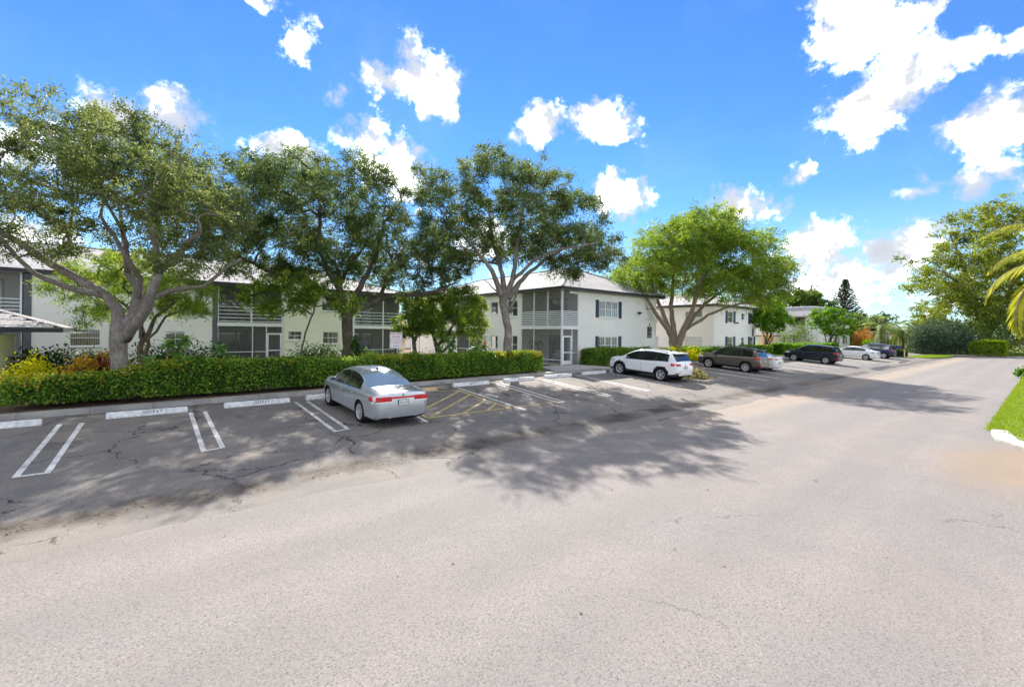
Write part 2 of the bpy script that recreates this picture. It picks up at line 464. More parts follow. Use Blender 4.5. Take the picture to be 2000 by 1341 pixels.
class MB:
    def __init__(self):
        self.v, self.f = [], []

    def add(self, vs, fs):
        b = len(self.v)
        self.v += [tuple(p) for p in vs]
        self.f += [tuple(i + b for i in f) for f in fs]
        return self

    def quad(self, a, b, c, d):
        return self.add([a, b, c, d], [(0, 1, 2, 3)])

    def box(self, x0, x1, y0, y1, z0, z1):
        p = [(x0, y0, z0), (x1, y0, z0), (x1, y1, z0), (x0, y1, z0), (x0, y0, z1), (x1, y0, z1), (x1, y1, z1), (x0, y1, z1)]
        return self.add(p, [(3, 2, 1, 0), (4, 5, 6, 7), (0, 1, 5, 4), (1, 2, 6, 5), (2, 3, 7, 6), (3, 0, 4, 7)])

    def hexa(self, p):
        return self.add(p, [(3, 2, 1, 0), (4, 5, 6, 7), (0, 1, 5, 4), (1, 2, 6, 5), (2, 3, 7, 6), (3, 0, 4, 7)])

    def tube(self, pts, radii, n=8, cap=True):
        pts = [Vector(p) for p in pts]
        if not hasattr(radii, '__len__'):
            radii = [radii] * len(pts)
        up = None
        rings = []
        for i, p in enumerate(pts):
            d = (pts[min(i + 1, len(pts) - 1)] - pts[max(i - 1, 0)])
            d = d.normalized() if d.length > 1e-9 else Vector((0, 0, 1))
            if up is None:
                up = d.orthogonal().normalized()
            a = (up - d * up.dot(d))
            a = a.normalized() if a.length > 1e-6 else d.orthogonal().normalized()
            up = a
            b = d.cross(a)
            rings.append([p + (a * math.cos(t) + b * math.sin(t)) * radii[i] for t in [2 * math.pi * k / n for k in range(n)]])
        vs = [q for r in rings for q in r]
        fs = []
        for i in range(len(pts) - 1):
            for k in range(n):
                k2 = (k + 1) % n
                fs.append((i * n + k, i * n + k2, (i + 1) * n + k2, (i + 1) * n + k))
        if cap:
            fs.append(tuple(range(n))[::-1])
            fs.append(tuple((len(pts) - 1) * n + k for k in range(n)))
        return self.add(vs, fs)

    def cyl(self, c, axis, r, h, n=16):
        a = Vector(axis).normalized()
        c = Vector(c)
        return self.tube([c - a * h / 2, c + a * h / 2], r, n)

    def lathe(self, c, axis, prof, n=24, closed=False):
        """prof: (offset along axis, radius)"""
        a = Vector(axis).normalized()
        u = a.orthogonal().normalized()
        w_ = a.cross(u)
        c = Vector(c)
        vs = [c + a * o + (u * math.cos(2 * math.pi * k / n) + w_ * math.sin(2 * math.pi * k / n)) * r for (o, r) in prof for k in range(n)]
        fs = []
        m = len(prof)
        for i in range(m if closed else m - 1):
            j = (i + 1) % m
            for k in range(n):
                k2 = (k + 1) % n
                fs.append((i * n + k, i * n + k2, j * n + k2, j * n + k))
        return self.add(vs, fs)

    def obj(self, name, mat, parent=None, origin=(0, 0, 0), smooth=False, bevel=0.0):
        me = bpy.data.meshes.new(name)
        ox, oy, oz = origin
        me.from_pydata([(x - ox, y - oy, z - oz) for x, y, z in self.v], [], self.f)
        me.materials.append(mat if not isinstance(mat, str) else M[mat])
        if smooth:
            me.shade_smooth() if smooth is True else me.shade_smooth()
            if smooth is not True:
                try:
                    me.set_sharp_from_angle(angle=math.radians(smooth))
                except Exception:
                    pass
        me.update()
        o = link(name, me, parent)
        if parent is None:
            o.location = origin
        if bevel:
            bv = o.modifiers.new('edge', 'BEVEL')
            bv.width, bv.segments, bv.limit_method = bevel, 2, 'ANGLE'
        return o


class Frame:
    """wall frame: a along the wall, n outwards, z up; all in the owner's local space"""

    def __init__(self, o, a, n):
        self.o, self.a, self.n = Vector(o), Vector(a), Vector(n)

    def p(self, a, n, z):
        return self.o + self.a * a + self.n * n + Vector((0, 0, z))

    def box(self, mb, a0, a1, n0, n1, z0, z1):
        P = self.p
        return mb.hexa([P(a0, n0, z0), P(a1, n0, z0), P(a1, n1, z0), P(a0, n1, z0), P(a0, n0, z1), P(a1, n0, z1), P(a1, n1, z1), P(a0, n1, z1)])

    def rect(self, mb, a0, a1, z0, z1, n=0.0):
        P = self.p
        return mb.quad(P(a0, n, z0), P(a1, n, z0), P(a1, n, z1), P(a0, n, z1))

    def wall(self, mb, a0, a1, z0, z1, holes, depth=.14):
        xs = sorted({a0, a1, *[h[0] for h in holes], *[h[1] for h in holes]})
        zs = sorted({z0, z1, *[h[2] for h in holes], *[h[3] for h in holes]})
        for i in range(len(xs) - 1):
            for j in range(len(zs) - 1):
                cx, cz = (xs[i] + xs[i + 1]) / 2, (zs[j] + zs[j + 1]) / 2
                if not any(h[0] < cx < h[1] and h[2] < cz < h[3] for h in holes):
                    self.rect(mb, xs[i], xs[i + 1], zs[j], zs[j + 1])
        P = self.p
        for (b0, b1, c0, c1) in holes:
            mb.quad(P(b0, 0, c0), P(b0, 0, c1), P(b0, -depth, c1), P(b0, -depth, c0))
            mb.quad(P(b1, 0, c1), P(b1, 0, c0), P(b1, -depth, c0), P(b1, -depth, c1))
            mb.quad(P(b0, 0, c1), P(b1, 0, c1), P(b1, -depth, c1), P(b0, -depth, c1))
            mb.quad(P(b1, 0, c0), P(b0, 0, c0), P(b0, -depth, c0), P(b1, -depth, c0))


def text_obj(name, txt, size, mat, parent, matrix, depth=.002, align='CENTER', space=1.0):
    cu = bpy.data.curves.new(name, 'FONT')
    cu.body, cu.size, cu.extrude = txt, size, depth
    cu.align_x, cu.align_y = align, 'CENTER'
    cu.space_character = space
    cu.resolution_u = 2
    cu.materials.append(M[mat])
    o = bpy.data.objects.new(name, cu)
    dg = bpy.context.evaluated_depsgraph_get()
    COL.objects.link(o)
    dg.update()
    me = bpy.data.meshes.new_from_object(o.evaluated_get(dg))
    bpy.data.objects.remove(o)
    me.transform(matrix)
    me.name = name
    return link(name, me, parent)


def face_matrix(o, right, up):
    r, u = Vector(right).normalized(), Vector(up).normalized()
    n = r.cross(u)
    m = Matrix((r, u, n)).transposed().to_4x4()
    m.translation = Vector(o)
    return m


# ------------------------------------------------------------------ the ground
def kerb_foot(u):
    return min(-.10, max(-.32, -.27 + .0075 * u))


def lot_z(u, v):
    k = kerb_foot(u)
    t = min(max((v - 9.0) / 8.6, 0), 1)
    return -.72 + (k + .72) * t


def grid_sheet(name, us, vs, zf, mat, kind='structure', keep=None):
    V_ = [(u, v, zf(u, v)) for v in vs for u in us]
    n = len(us)
    F_ = [(j * n + i, j * n + i + 1, (j + 1) * n + i + 1, (j + 1) * n + i) for j in range(len(vs) - 1) for i in range(n - 1)
          if keep is None or keep((us[i] + us[i + 1]) / 2, (vs[j] + vs[j + 1]) / 2)]
    mb = MB()
    mb.v, mb.f = V_, F_
    return tag(mb.obj(name, mat, smooth=True), kind=kind)


def frange(a, b, s):
    n = max(1, round((b - a) / s))
    return [a + (b - a) * i / n for i in range(n + 1)]


LOT_END = 80.0
grid_sheet('ground', frange(-400, 700, 50), frange(-400, 700, 50), lambda u, v: -1.05, 'soil')


def road_z(u, v):
    return -.724


grid_sheet('road', [-80, -40, -20, 0, 20, 40, 60, 80, 97.5], [-30, -20, -10, 0, 4, 9.0], road_z, 'road')
# rough, slightly wandering joint between road and lot
us = frange(-40, 96, .5)
edge = [8.52 + .10 * math.sin(u * .9) + .06 * math.sin(u * 2.3 + 1) + RNG.normal(0, .03) for u in us]
mb = MB()
vsl = [0, .12, .4, 1.0, 2.0, 3.5, 5.5, 7.5, 9.1]
n = len(us)
for k, t in enumerate(vsl):
    for i, u in enumerate(us):
        v = edge[i] + (17.9 - edge[i]) * t / 9.1
        mb.v.append((u, v, -.735 if k == 0 else max(lot_z(u, v), -.716)))
mb.f = [(j * n + i, j * n + i + 1, (j + 1) * n + i + 1, (j + 1) * n + i) for j in range(len(vsl) - 1) for i in range(n - 1)]
# the strip between lot and kerb
b = len(mb.v)
mb.v += [(u, 18.56, kerb_foot(u)) for u in us]
mb.f += [((len(vsl) - 1) * n + i, (len(vsl) - 1) * n + i + 1, b + i + 1, b + i) for i in range(n - 1)]
tag(mb.obj('parking_lot', 'lot', smooth=True), kind='structure')

# kerb along the lot
mb = MB()
ku = frange(-40, 82, 1.5)
for i in range(len(ku) - 1):
    a, c = ku[i] + .006, ku[i + 1] - .006
    za, zc = kerb_foot(a), kerb_foot(c)
    mb.hexa([(a, 18.5, za - .3), (c, 18.5, zc - .3), (c, 19.0, zc - .3), (a, 19.0, za - .3),
             (a, 18.53, za + .125), (c, 18.53, zc + .125), (c, 19.0, zc + .135), (a, 19.0, za + .135)])
tag(mb.obj('kerb', 'kerbc'), kind='structure')


def bed_z(u, v):
    k = kerb_foot(u) + .09
    t = min(max((v - 19) / 3, 0), 1)
    return k + (0.0 - k) * t


grid_sheet('planting_bed', frange(-60, 82, 2), [19.0, 19.6, 20.3, 21.2, 22, 26, 30, 40, 60], lambda u, v: bed_z(u, v) - .004 * 0, 'mulch')
# lawns (courtyard, far island, far side) and the right verge
grid_sheet('courtyard_lawn', frange(-12, 22, 1), frange(23, 34.4, .7), lambda u, v: .05, 'lawn')
grid_sheet('far_lawn_strip', frange(26, 82, 2), [19.02, 19.5, 20.4, 20.9], lambda u, v: bed_z(u, v) + .03, 'lawn')


def outline_sheet(name, pts, z, mat, thick=0.0):
    m_ = MB()
    m_.v = [(x, y, z) for x, y in pts]
    m_.f = [tuple(range(len(pts)))]
    if thick:
        k = len(pts)
        m_.v += [(x, y, z - thick) for x, y in pts]
        m_.f += [(i, i + k, (i + 1) % k + k, (i + 1) % k) for i in range(k)]
    return tag(m_.obj(name, mat), kind='structure')


isl = [(79.5, 12.2), (81, 10.7), (84, 9.9), (88, 9.35), (92, 9.2), (95, 9.5), (97, 10.3), (96, 11.3), (92, 12.1), (86, 12.8), (80, 13.2)]
outline_sheet('grass_island', isl, -.50, 'lawn', .3)
outline_sheet('far_path', [(80, 13.2), (86, 12.8), (92, 12.1), (96, 11.3), (97, 10.3), (97.5, 8.5), (97.5, -30), (103.5, -30), (103.5, 12), (96, 15), (82, 16)], -.62, 'kerbc', .3)
outline_sheet('far_lawn', [(82, 16), (96, 15), (103.5, 12), (103.5, -60), (220, -60), (220, 60), (82, 60)], -.40, 'lawn', .4)
verge = [(20.9, 1.16), (26, 1.28), (34, 1.32), (48, 1.34), (62, 1.2), (97, 1.0), (97, -30), (14.0, -30), (14.2, -3.2), (15.2, -1.9), (16.4, -.75), (17.8, .28), (19.2, .95)]
outline_sheet('grass_verge', verge, -.66, 'lawn', .2)
# pale concrete kerb round the corner of the verge
mb = MB()
ck = [(21.0, 1.20, .34), (20.3, 1.17, .42), (19.2, 1.02, .46), (17.9, .34, .46), (16.5, -.70, .46), (15.25, -1.88, .46), (14.1, -3.3, .46), (13.9, -6, .46), (13.9, -14, .46)]
for i in range(len(ck) - 1):
    (x0, y0, w0), (x1, y1, w1) = ck[i], ck[i + 1]
    d = Vector((x1 - x0, y1 - y0, 0)).normalized()
    nn = Vector((-d.y, d.x, 0))
    a, c = Vector((x0, y0, 0)), Vector((x1, y1, 0)) - d * .01
    mb.hexa([a + Vector((0, 0, -.8)), c + Vector((0, 0, -.8)), c + nn * w1 + Vector((0, 0, -.8)), a + nn * w0 + Vector((0, 0, -.8)),
             a + Vector((0, 0, -.655)), c + Vector((0, 0, -.655)), c + nn * w1 + Vector((0, 0, -.635)), a + nn * w0 + Vector((0, 0, -.635))])
tag(mb.obj('verge_kerb', 'kerbw'), kind='structure')
# walk to the corner porch
mb = MB()
mb.hexa([(19.4, 19.0, -.2), (24.6, 19.0, -.2), (24.6, 21.6, -.2), (20.8, 21.9, -.2), (19.4, 19.0, .02), (24.6, 19.0, .05), (24.6, 21.6, .055), (20.8, 21.9, .05)])
tag(mb.obj('porch_path', 'concrete'), kind='structure')


# ------------------------------------------------------------------ painted markings, wheel stops
def stripe(mb, a, b, wd, lift=.005, n=8):
    a, b = Vector((a[0], a[1], 0)), Vector((b[0], b[1], 0))
    d = (b - a).normalized()
    s = Vector((-d.y, d.x, 0)) * wd / 2
    for i in range(n):
        p, q = a + (b - a) * i / n, a + (b - a) * (i + 1) / n
        vs = [p + s, p - s, q - s, q + s]
        mb.quad(*[(x.x, x.y, max(lot_z(x.x, x.y), -.715) + lift) for x in vs])


BAYS = [((-1.36, 17.05), (-1.58, 12.56), (-.92, 17.0), (-1.16, 12.55), 'white'),
        ((1.50, 17.05), (1.36, 12.58), (1.86, 17.0), (1.74, 12.65), 'white'),
        ((4.55, 17.2), (4.40, 12.75), (4.93, 17.1), (4.78, 12.85), 'white'),
        ((13.55, 17.4), (13.05, 12.65), (13.9, 17.35), (13.4, 12.6), 'white'),
        ((16.55, 17.4), (16.05, 12.65), (16.9, 17.35), (16.4, 12.6), 'white'),
        ((19.55, 17.5), (19.0, 12.62), (19.9, 17.45), (19.35, 12.6), 'white'),
        ((22.4, 17.4), (22.05, 12.62), (22.75, 17.4), (22.4, 12.6), 'white')]
for i, (a, b_, c, d, _) in enumerate(BAYS):
    mb = MB()
    stripe(mb, a, b_, .105)
    stripe(mb, c, d, .105)
    stripe(mb, (b_[0] - .05, b_[1] - .05), (d[0] + .05, d[1] - .05), .09, .009)
    o = mb.obj('bay_marking', 'linew')
    tag(o, kind='structure')
mb = MB()
for (a, b_) in [((33.4 - 3, 17.4), (33.4 - 3.1, 11.3)), ((32.6, 17.4), (32.4, 11.4)), ((35.6, 17.4), (35.3, 11.6)), ((38.4, 17.4), (38.1, 11.6)), ((41.3, 17.4), (41.0, 11.8)), ((44.2, 17.4), (43.9, 11.7)),
                ((47.1, 17.4), (46.8, 11.7)), ((50.9, 17.4), (50.7, 11.7)), ((53.8, 17.4), (53.6, 11.7)), ((56.7, 17.4), (56.5, 11.7)), ((59.6, 17.4), (59.4, 11.7)), ((66.6, 17.4), (66.4, 11.9)), ((73.4, 17.4), (73.2, 11.9))]:
    stripe(mb, a, b_, .13)
tag(mb.obj('far_bay_markings', 'stopw'), kind='structure')
mb = MB()
HA = [((10.95, 16.6), (10.65, 12.75)), ((7.55, 14.6), (7.35, 12.85)), ((7.35, 12.82), (13.1, 12.66)),
      ((7.75, 13.9), (10.9, 16.35)), ((7.55, 12.95), (10.82, 15.45)), ((8.75, 12.85), (10.75, 14.3)), ((9.75, 12.82), (10.68, 13.55)), ((10.95, 16.35), (10.0, 16.75))]
for a, b_ in HA:
    stripe(mb, a, b_, .12, .010)
tag(mb.obj('hatched_aisle_marking', 'liney'), kind='structure')
mb = MB()
stripe(mb, (11.25, 17.0), (11.0, 12.2), .10)
stripe(mb, (7.25, 15), (7.1, 12.4), .10)
tag(mb.obj('accessible_bay_marking', 'linew'), kind='structure')


def wheel_stop(u0, u1, v, label, mat='stopw', word=True, group='white wheel stops along the kerb'):
    uc = (u0 + u1) / 2
    z = lot_z(uc, v)
    slope = math.atan((lot_z(uc, v + .5) - lot_z(uc, v - .5)))
    t = thing('wheel_stop', label, 'wheel stop', (uc, v, z), group, (0, -.0 * slope, math.atan2(.0, 1)))
    m_ = MB()
    h, L = .145, (u1 - u0) / 2
    pr = [(-.085, -.03), (-.085, .03), (-.062, h), (.062, h), (.085, .03), (.085, -.03)]
    m_.v = [(x, y, zz) for x in (-L, -L + .04, L - .04, L) for (y, zz) in [(yy * (.86 if abs(x) == L else 1), zq * (.93 if abs(x) == L else 1)) for yy, zq in pr]]
    m_.f = [(i * 6 + k, i * 6 + (k + 1) % 6, (i + 1) * 6 + (k + 1) % 6, (i + 1) * 6 + k) for i in range(3) for k in range(6)] + [(5, 4, 3, 2, 1, 0), (18, 19, 20, 21, 22, 23)]
    m_.obj('concrete_bar', mat, t, bevel=.01)
    if word:
        text_obj('lettering', 'GUEST', .125, 'ink', t, face_matrix((0.1, -.080, .086), (1, 0, 0), (0, .021, .115)), .0015, space=1.35)
    return t


wheel_stop(-3.45, -1.72, 17.35, 'bare white wheel stop in the bay nearest the small hut', word=False)
wheel_stop(-.45, 1.45, 17.35, 'white wheel stop lettered GUEST, sharpest lettering, in the leftmost full bay')
wheel_stop(2.42, 4.40, 17.35, 'white wheel stop lettered GUEST in the empty bay left of the silver sedan')
wheel_stop(4.98, 6.95, 17.45, 'white wheel stop under the nose of the silver sedan', word=False)
wheel_stop(8.0, 10.15, 17.0, 'tan wheel stop beside the yellow hatched aisle', 'stopt', False, None)
wheel_stop(11.25, 13.25, 17.4, 'white wheel stop lettered GUEST just right of the yellow hatched aisle')
wheel_stop(14.25, 16.28, 17.45, 'white wheel stop lettered GUEST, second to the right of the hatched aisle')
wheel_stop(17.1, 19.2, 17.5, 'white wheel stop lettered GUEST below the screen door of the corner porch')
wheel_stop(20.1, 22.25, 17.5, 'plain white wheel stop in the shaded bay left of the white SUV', word=False)
wheel_stop(22.95, 24.9, 17.6, 'white wheel stop under the nose of the white SUV', word=False)

# pot holes with silt and standing water in the swale
for (u, v, ru, rv, mat, lab, s) in [(32.9, 9.75, 2.2, .42, 'mudw', 'brown water in the largest pothole, nearest the tree shadow', 1), (37.2, 10.15, .9, .22, 'mudd', 'small dark wet pothole beyond the brown puddle', 2),
                                    (53.2, 10.1, 3.4, .42, 'mudd', 'long dark puddle in the swale behind the far white sedan', 3), (66.5, 10.7, 2.3, .25, 'mudd', 'thin dark puddle near the grass island', 4)]:
    if 'mudw' not in M:
        M['mudw'] = plain('muddy_water', (.14, .095, .055), .7, .4, .25)
        M['mudd'] = plain('wet_asphalt', (.035, .029, .024), .5, .3, .3)
    r_ = np.random.default_rng(s)
    mb = MB()
    K = 30
    ph = r_.uniform(0, 6.28, 4)
    zz = -.700 if v > 9 else -.71
    for k in range(K):
        a = 2 * math.pi * k / K
        rr = 1 + .22 * math.sin(2 * a + ph[0]) + .16 * math.sin(3 * a + ph[1]) + .1 * math.sin(7 * a + ph[2])
        x, y = u + math.cos(a) * ru * rr, v + math.sin(a) * rv * rr
        mb.v.append((x, y, max(lot_z(x, y), -.715) + .007))
    mb.f = [tuple(range(K))]
    tag(mb.obj('puddle', mat), lab, 'puddle', 'puddles in the swale')


# ------------------------------------------------------------------ building parts
def clear_glass():
    m, t = new_mat('clear_glass')
    lw = t.n('ShaderNodeLayerWeight', {'Blend': .35}).outputs['Facing']
    tr = t.n('ShaderNodeBsdfTransparent', {'Color': (.78, .82, .82)})
    g = t.n('ShaderNodeBsdfGlossy', {'Color': (1, 1, 1), 'Roughness': .02})
    mx = t.n('ShaderNodeMixShader', {0: t.ss(lw, .0, 1.0, .10, .6), 1: tr.outputs[0], 2: g.outputs[0]})
    t.n('ShaderNodeOutputMaterial', {'Surface': mx.outputs[0]})
    return m


M['clear'] = clear_glass()


def window(root, fr, a0, a1, z0, z1, sashes=1, cols=1, rows=2, back='blindg', slats=0, sill=True, depth=.14, trim='white'):
    f = .045
    mb = MB()
    for (x0, x1, y0, y1) in ((a0, a1, z1 - f, z1), (a0, a1, z0, z0 + f), (a0, a0 + f, z0 + f, z1 - f), (a1 - f, a1, z0 + f, z1 - f)):
        fr.box(mb, x0, x1, -.10, -.035, y0, y1)
    for k in range(1, sashes):
        x = a0 + (a1 - a0) * k / sashes
        fr.box(mb, x - .05, x + .05, -.10, -.03, z0 + f, z1 - f)
    wn = mb.obj('window', trim, root)
    if sill:
        mb = MB()
        fr.box(mb, a0 - .06, a1 + .06, -.03, .05, z0 - .07, z0 - .003)
        mb.obj('sill', 'white', wn)
    for k in range(sashes):
        x0, x1 = a0 + (a1 - a0) * k / sashes + f, a0 + (a1 - a0) * (k + 1) / sashes - f
        mb = MB()
        fr.box(mb, x0, x1, -.078, -.072, z0 + f, z1 - f)
        mb.obj('pane', 'clear', wn)
        mb = MB()
        for c in range(1, cols):
            x = x0 + (x1 - x0) * c / cols
            fr.box(mb, x - .014, x + .014, -.069, -.052, z0 + f, z1 - f)
        for r in range(1, rows):
            z = z0 + (z1 - z0) * r / rows
            fr.box(mb, x0, x1, -.068, -.05, z - .018, z + .018)
        if mb.v:
            mb.obj('glazing_bar', trim, wn)
    mb = MB()
    if slats:
        st = (a1 - a0) / slats
        for k in range(slats):
            x = a0 + st * (k + .5)
            P = fr.p
            mb.quad(P(x - st * .36, -.118, z0), P(x + st * .36, -.124, z0), P(x + st * .36, -.124, z1), P(x - st * .36, -.118, z1))
        mb.obj('blind', back, wn)
        mb = MB()
        fr.rect(mb, a0, a1, z0, z1, -.137)
        mb.obj('dark_room', 'black', wn)
    else:
        fr.rect(mb, a0, a1, z0, z1, -.132)
        mb.obj('blind', back, wn)
    return wn


def shutter(root, fr, a0, a1, z0, z1):
    mb = MB()
    fr.box(mb, a0, a1, .003, .035, z0, z1)
    s = mb.obj('shutter', 'shutter', root)
    mb = MB()
    w_ = a1 - a0
    mid = (z0 + z1) / 2
    for (c, d) in ((z0 + .07, mid - .035), (mid + .035, z1 - .07)):
        n_ = 9
        for k in range(n_):
            z = c + (d - c) * k / n_
            mb.hexa([fr.p(a0 + .05, .037, z), fr.p(a1 - .05, .037, z), fr.p(a1 - .05, .053, z), fr.p(a0 + .05, .053, z),
                     fr.p(a0 + .05, .037, z + .05), fr.p(a1 - .05, .037, z + .05), fr.p(a1 - .05, .040, z + .06), fr.p(a0 + .05, .040, z + .06)])
    mb.obj('louvre', 'shutter', s)
    return s


def porch(root, fr, a0, a1, depth, posts, n_rails=6, ground_cols=None, screen='screen', door=None, eave=5.22, inner='interior', low_rail=.78, z_slab=(2.55, 2.80), glassdoor=(.25, .75), post_w=.10):
    """two storeys of screened porch in an opening of the wall"""
    zs0, zs1 = z_slab
    P = fr.p
    mb = MB()          # shell of the recess
    for (c, d) in ((.05, zs0), (zs1, eave + .05)):
        mb.quad(P(a0 + .01, -depth, c), P(a1 - .01, -depth, c), P(a1 - .01, -depth, d), P(a0 + .01, -depth, d))
        mb.quad(P(a0 + .01, -.02, c), P(a0 + .01, -depth, c), P(a0 + .01, -depth, d), P(a0 + .01, -.02, d))
        mb.quad(P(a1 - .01, -depth, c), P(a1 - .01, -.02, c), P(a1 - .01, -.02, d), P(a1 - .01, -depth, d))
        mb.quad(P(a0, -depth, d - .004), P(a1, -depth, d - .004), P(a1, -.02, d - .004), P(a0, -.02, d - .004))
        mb.quad(P(a0, -.02, c + .004), P(a1, -.02, c + .004), P(a1, -depth, c + .004), P(a0, -depth, c + .004))
    mb.obj('porch_room', inner, root)
    for z in (.08, zs1 + .05):     # sliding doors at the back
        b0, b1 = a0 + (a1 - a0) * glassdoor[0], a0 + (a1 - a0) * glassdoor[1]
        mb = MB()
        for x0, x1 in ((b0, b0 + .06), ((b0 + b1) / 2 - .04, (b0 + b1) / 2 + .04), (b1 - .06, b1)):
            fr.box(mb, x0, x1, -depth + .004, -depth + .06, z, z + 2.08)
        fr.box(mb, b0, b1, -depth + .004, -depth + .058, z + 2.02, z + 2.1)
        d_ = mb.obj('sliding_door', 'dgrey', root)
        mb = MB()
        fr.rect(mb, b0 + .02, b1 - .02, z + .02, z + 2.05, -depth + .02)
        mb.obj('pane', 'pane', d_)
    mb = MB()
    fr.box(mb, a0 - .04, a1 + .04, -.06, .035, zs0, zs1)
    mb.obj('floor_band', 'white', root)
    xs = [a0] + [a0 + (a1 - a0) * p for p in posts] + [a1]
    for i, x in enumerate(xs):
        mb = MB()
        w_ = post_w
        lo, hi = max(a0, x - w_ / 2), min(a1, x + w_ / 2)
        fr.box(mb, lo, hi, -.06, .02, zs1, eave)
        mb.obj('post', 'alu', root)
    gx = ground_cols if ground_cols is not None else posts
    gxs = [a0] + [a0 + (a1 - a0) * p for p in gx] + [a1]
    for x in gxs:
        mb = MB()
        lo, hi = max(a0, x - .03), min(a1, x + .03)
        fr.box(mb, lo, hi, -.05, .012, .06, zs0)
        mb.obj('post', 'alu', root)
    for i in range(len(xs) - 1):
        x0, x1 = xs[i] + post_w / 2, xs[i + 1] - post_w / 2
        z0, z1 = zs1 + .06, zs1 + .06 + low_rail + .12
        for k in range(n_rails):
            z = z0 + (z1 - z0) * k / (n_rails - 1)
            mb = MB()
            fr.box(mb, x0, x1, -.035, -.005, z, z + (.075 if n_rails > 5 and low_rail > .9 else .045))
            mb.obj('rail_slat', 'alu', root)
        mb = MB()
        fr.rect(mb, x0, x1, zs1, eave, -.042)
        mb.obj('screen_panel', screen, root)
    for i in range(len(gxs) - 1):
        x0, x1 = gxs[i] + .03, gxs[i + 1] - .03
        if door is not None and i == door:
            mb = MB()
            f = .10
            zt = 2.08
            for (p0, p1, q0, q1) in ((x0, x0 + f, .08, zt), (x1 - f, x1, .08, zt), (x0 + f, x1 - f, zt - f, zt), (x0 + f, x1 - f, .08, .36), (x0 + f, x1 - f, .86, .94)):
                fr.box(mb, p0, p1, -.045, .018, q0, q1)
            dr = mb.obj('screen_door', 'white', root)
            mb = MB()
            fr.rect(mb, x0 + f, x1 - f, .36, zt - f, -.012)
            mb.obj('mesh_panel', 'screen', dr)
            mb = MB()
            fr.box(mb, x1 - .08, x1 - .03, .02, .05, 1.0, 1.12)
            mb.obj('handle', 'metalg', dr)
            mb = MB()
            fr.rect(mb, x0, x1, zt + .02, zs0, -.03)
            mb.obj('screen_panel', screen, root)
        else:
            mb = MB()
            fr.box(mb, x0, x1, -.045, .008, .80, .85)
            mb.obj('cross_rail', 'alu', root)
            mb = MB()
            fr.rect(mb, x0, x1, .1, zs0, -.03)
            mb.obj('screen_panel', screen, root)
    mb = MB()
    fr.box(mb, a0, a1, -.10, .03, -.02, .10)
    mb.obj('porch_kerb', 'concrete', root)


def hip_roof(root, u0, u1, v0, v1, ze, ridge, zr, mat='roof', fascia=.20, soffit=True):
    """ridge: two end points (u,v)"""
    (ra, rb) = ridge
    e = [(u0, v0, ze), (u1, v0, ze), (u1, v1, ze), (u0, v1, ze)]
    A, B = (*ra, zr), (*rb, zr)
    mb = MB()
    along_v = abs(ra[0] - rb[0]) < abs(ra[1] - rb[1])
    if along_v:
        mb.add([e[0], e[1], A], [(0, 1, 2)]).add([e[1], e[2], B, A], [(0, 1, 2, 3)]).add([e[2], e[3], B], [(0, 1, 2)]).add([e[3], e[0], A, B], [(0, 1, 2, 3)])
    else:
        mb.add([e[0], e[1], B, A], [(0, 1, 2, 3)]).add([e[1], e[2], B], [(0, 1, 2)]).add([e[2], e[3], A, B], [(0, 1, 2, 3)]).add([e[3], e[0], A], [(0, 1, 2)])
    rf = mb.obj('roof', mat, root)
    # ridge and hip caps
    mb = MB()
    ends = [(e[0], A), (e[1], A if along_v else B), (e[2], B), (e[3], B if along_v else A), (A, B)]
    for p, q in ends:
        mb.tube([Vector(p) + Vector((0, 0, .02)), Vector(q) + Vector((0, 0, .02))], .065, 6)
    mb.obj('ridge_cap', mat, rf)
    mb = MB()
    t = .06
    for (x0, x1, y0, y1) in ((u0, u1, v0, v0 + t), (u0, u1, v1 - t, v1), (u0, u0 + t, v0 + t, v1 - t), (u1 - t, u1, v0 + t, v1 - t)):
        mb.box(x0, x1, y0, y1, ze - fascia, ze - .004)
    g = mb.obj('gutter', 'fascia', root)
    if soffit:
        mb = MB()
        mb.box(u0 + t, u1 - t, v0 + t, v1 - t, ze - fascia + .03, ze - fascia + .06)
        mb.obj('soffit', 'soffit', root)
    return rf


# ------------------------------------------------------------------ corner building (right of centre)
A0, A1, AV = 23.14, 34.9, 22.0
bA = thing('apartment_building', 'white two storey apartment building with a screened corner porch and navy shutters', 'building', (A0, AV, 0))
FR = Frame((0, 0, 0), (1, 0, 0), (0, -1, 0))                # front, along +X
FL = Frame((0, 0, 0), (0, 1, 0), (-1, 0, 0))                # left side, along +Y
EA = 5.28
mb = MB()
LW, PW = 4.3, 1.72                                            # porch along the left side / along the front
hu = [(4.05, 6.35, 3.52, 4.75), (4.05, 6.35, .78, 2.02)]
FR.wall(mb, PW, A1 - A0, -.2, EA, hu)
hl = [(4.75, 6.0, 3.55, 4.85), (4.75, 6.0, .62, 2.05), (7.2, 8.15, .95, 2.02), (7.2, 8.15, 3.8, 4.8)]
FL.wall(mb, LW, 9.3, -.2, EA, hl)
FL.wall(mb, 13.2, 22, -.2, EA, [])
mb.quad((A1 - A0, 0, -.2), (A1 - A0, 22, -.2), (A1 - A0, 22, EA), (A1 - A0, 0, EA))
mb.quad((0, 22, -.2), (A1 - A0, 22, -.2), (A1 - A0, 22, EA), (0, 22, EA))
mb.obj('wall', 'wall', bA)
for z0, z1 in ((3.52, 4.75), (.78, 2.02)):
    window(bA, FR, 4.05, 6.35, z0, z1, 3, 3, 2, 'blindg', 0)
    shutter(bA, FR, 3.62, 3.99, z0 - .05, z1 + .05)
    shutter(bA, FR, 6.42, 6.80, z0 - .05, z1 + .05)
for (a0, a1, z0, z1) in hl:
    window(bA, FL, a0, a1, z0, z1, 1, 1, 2, 'blindg')
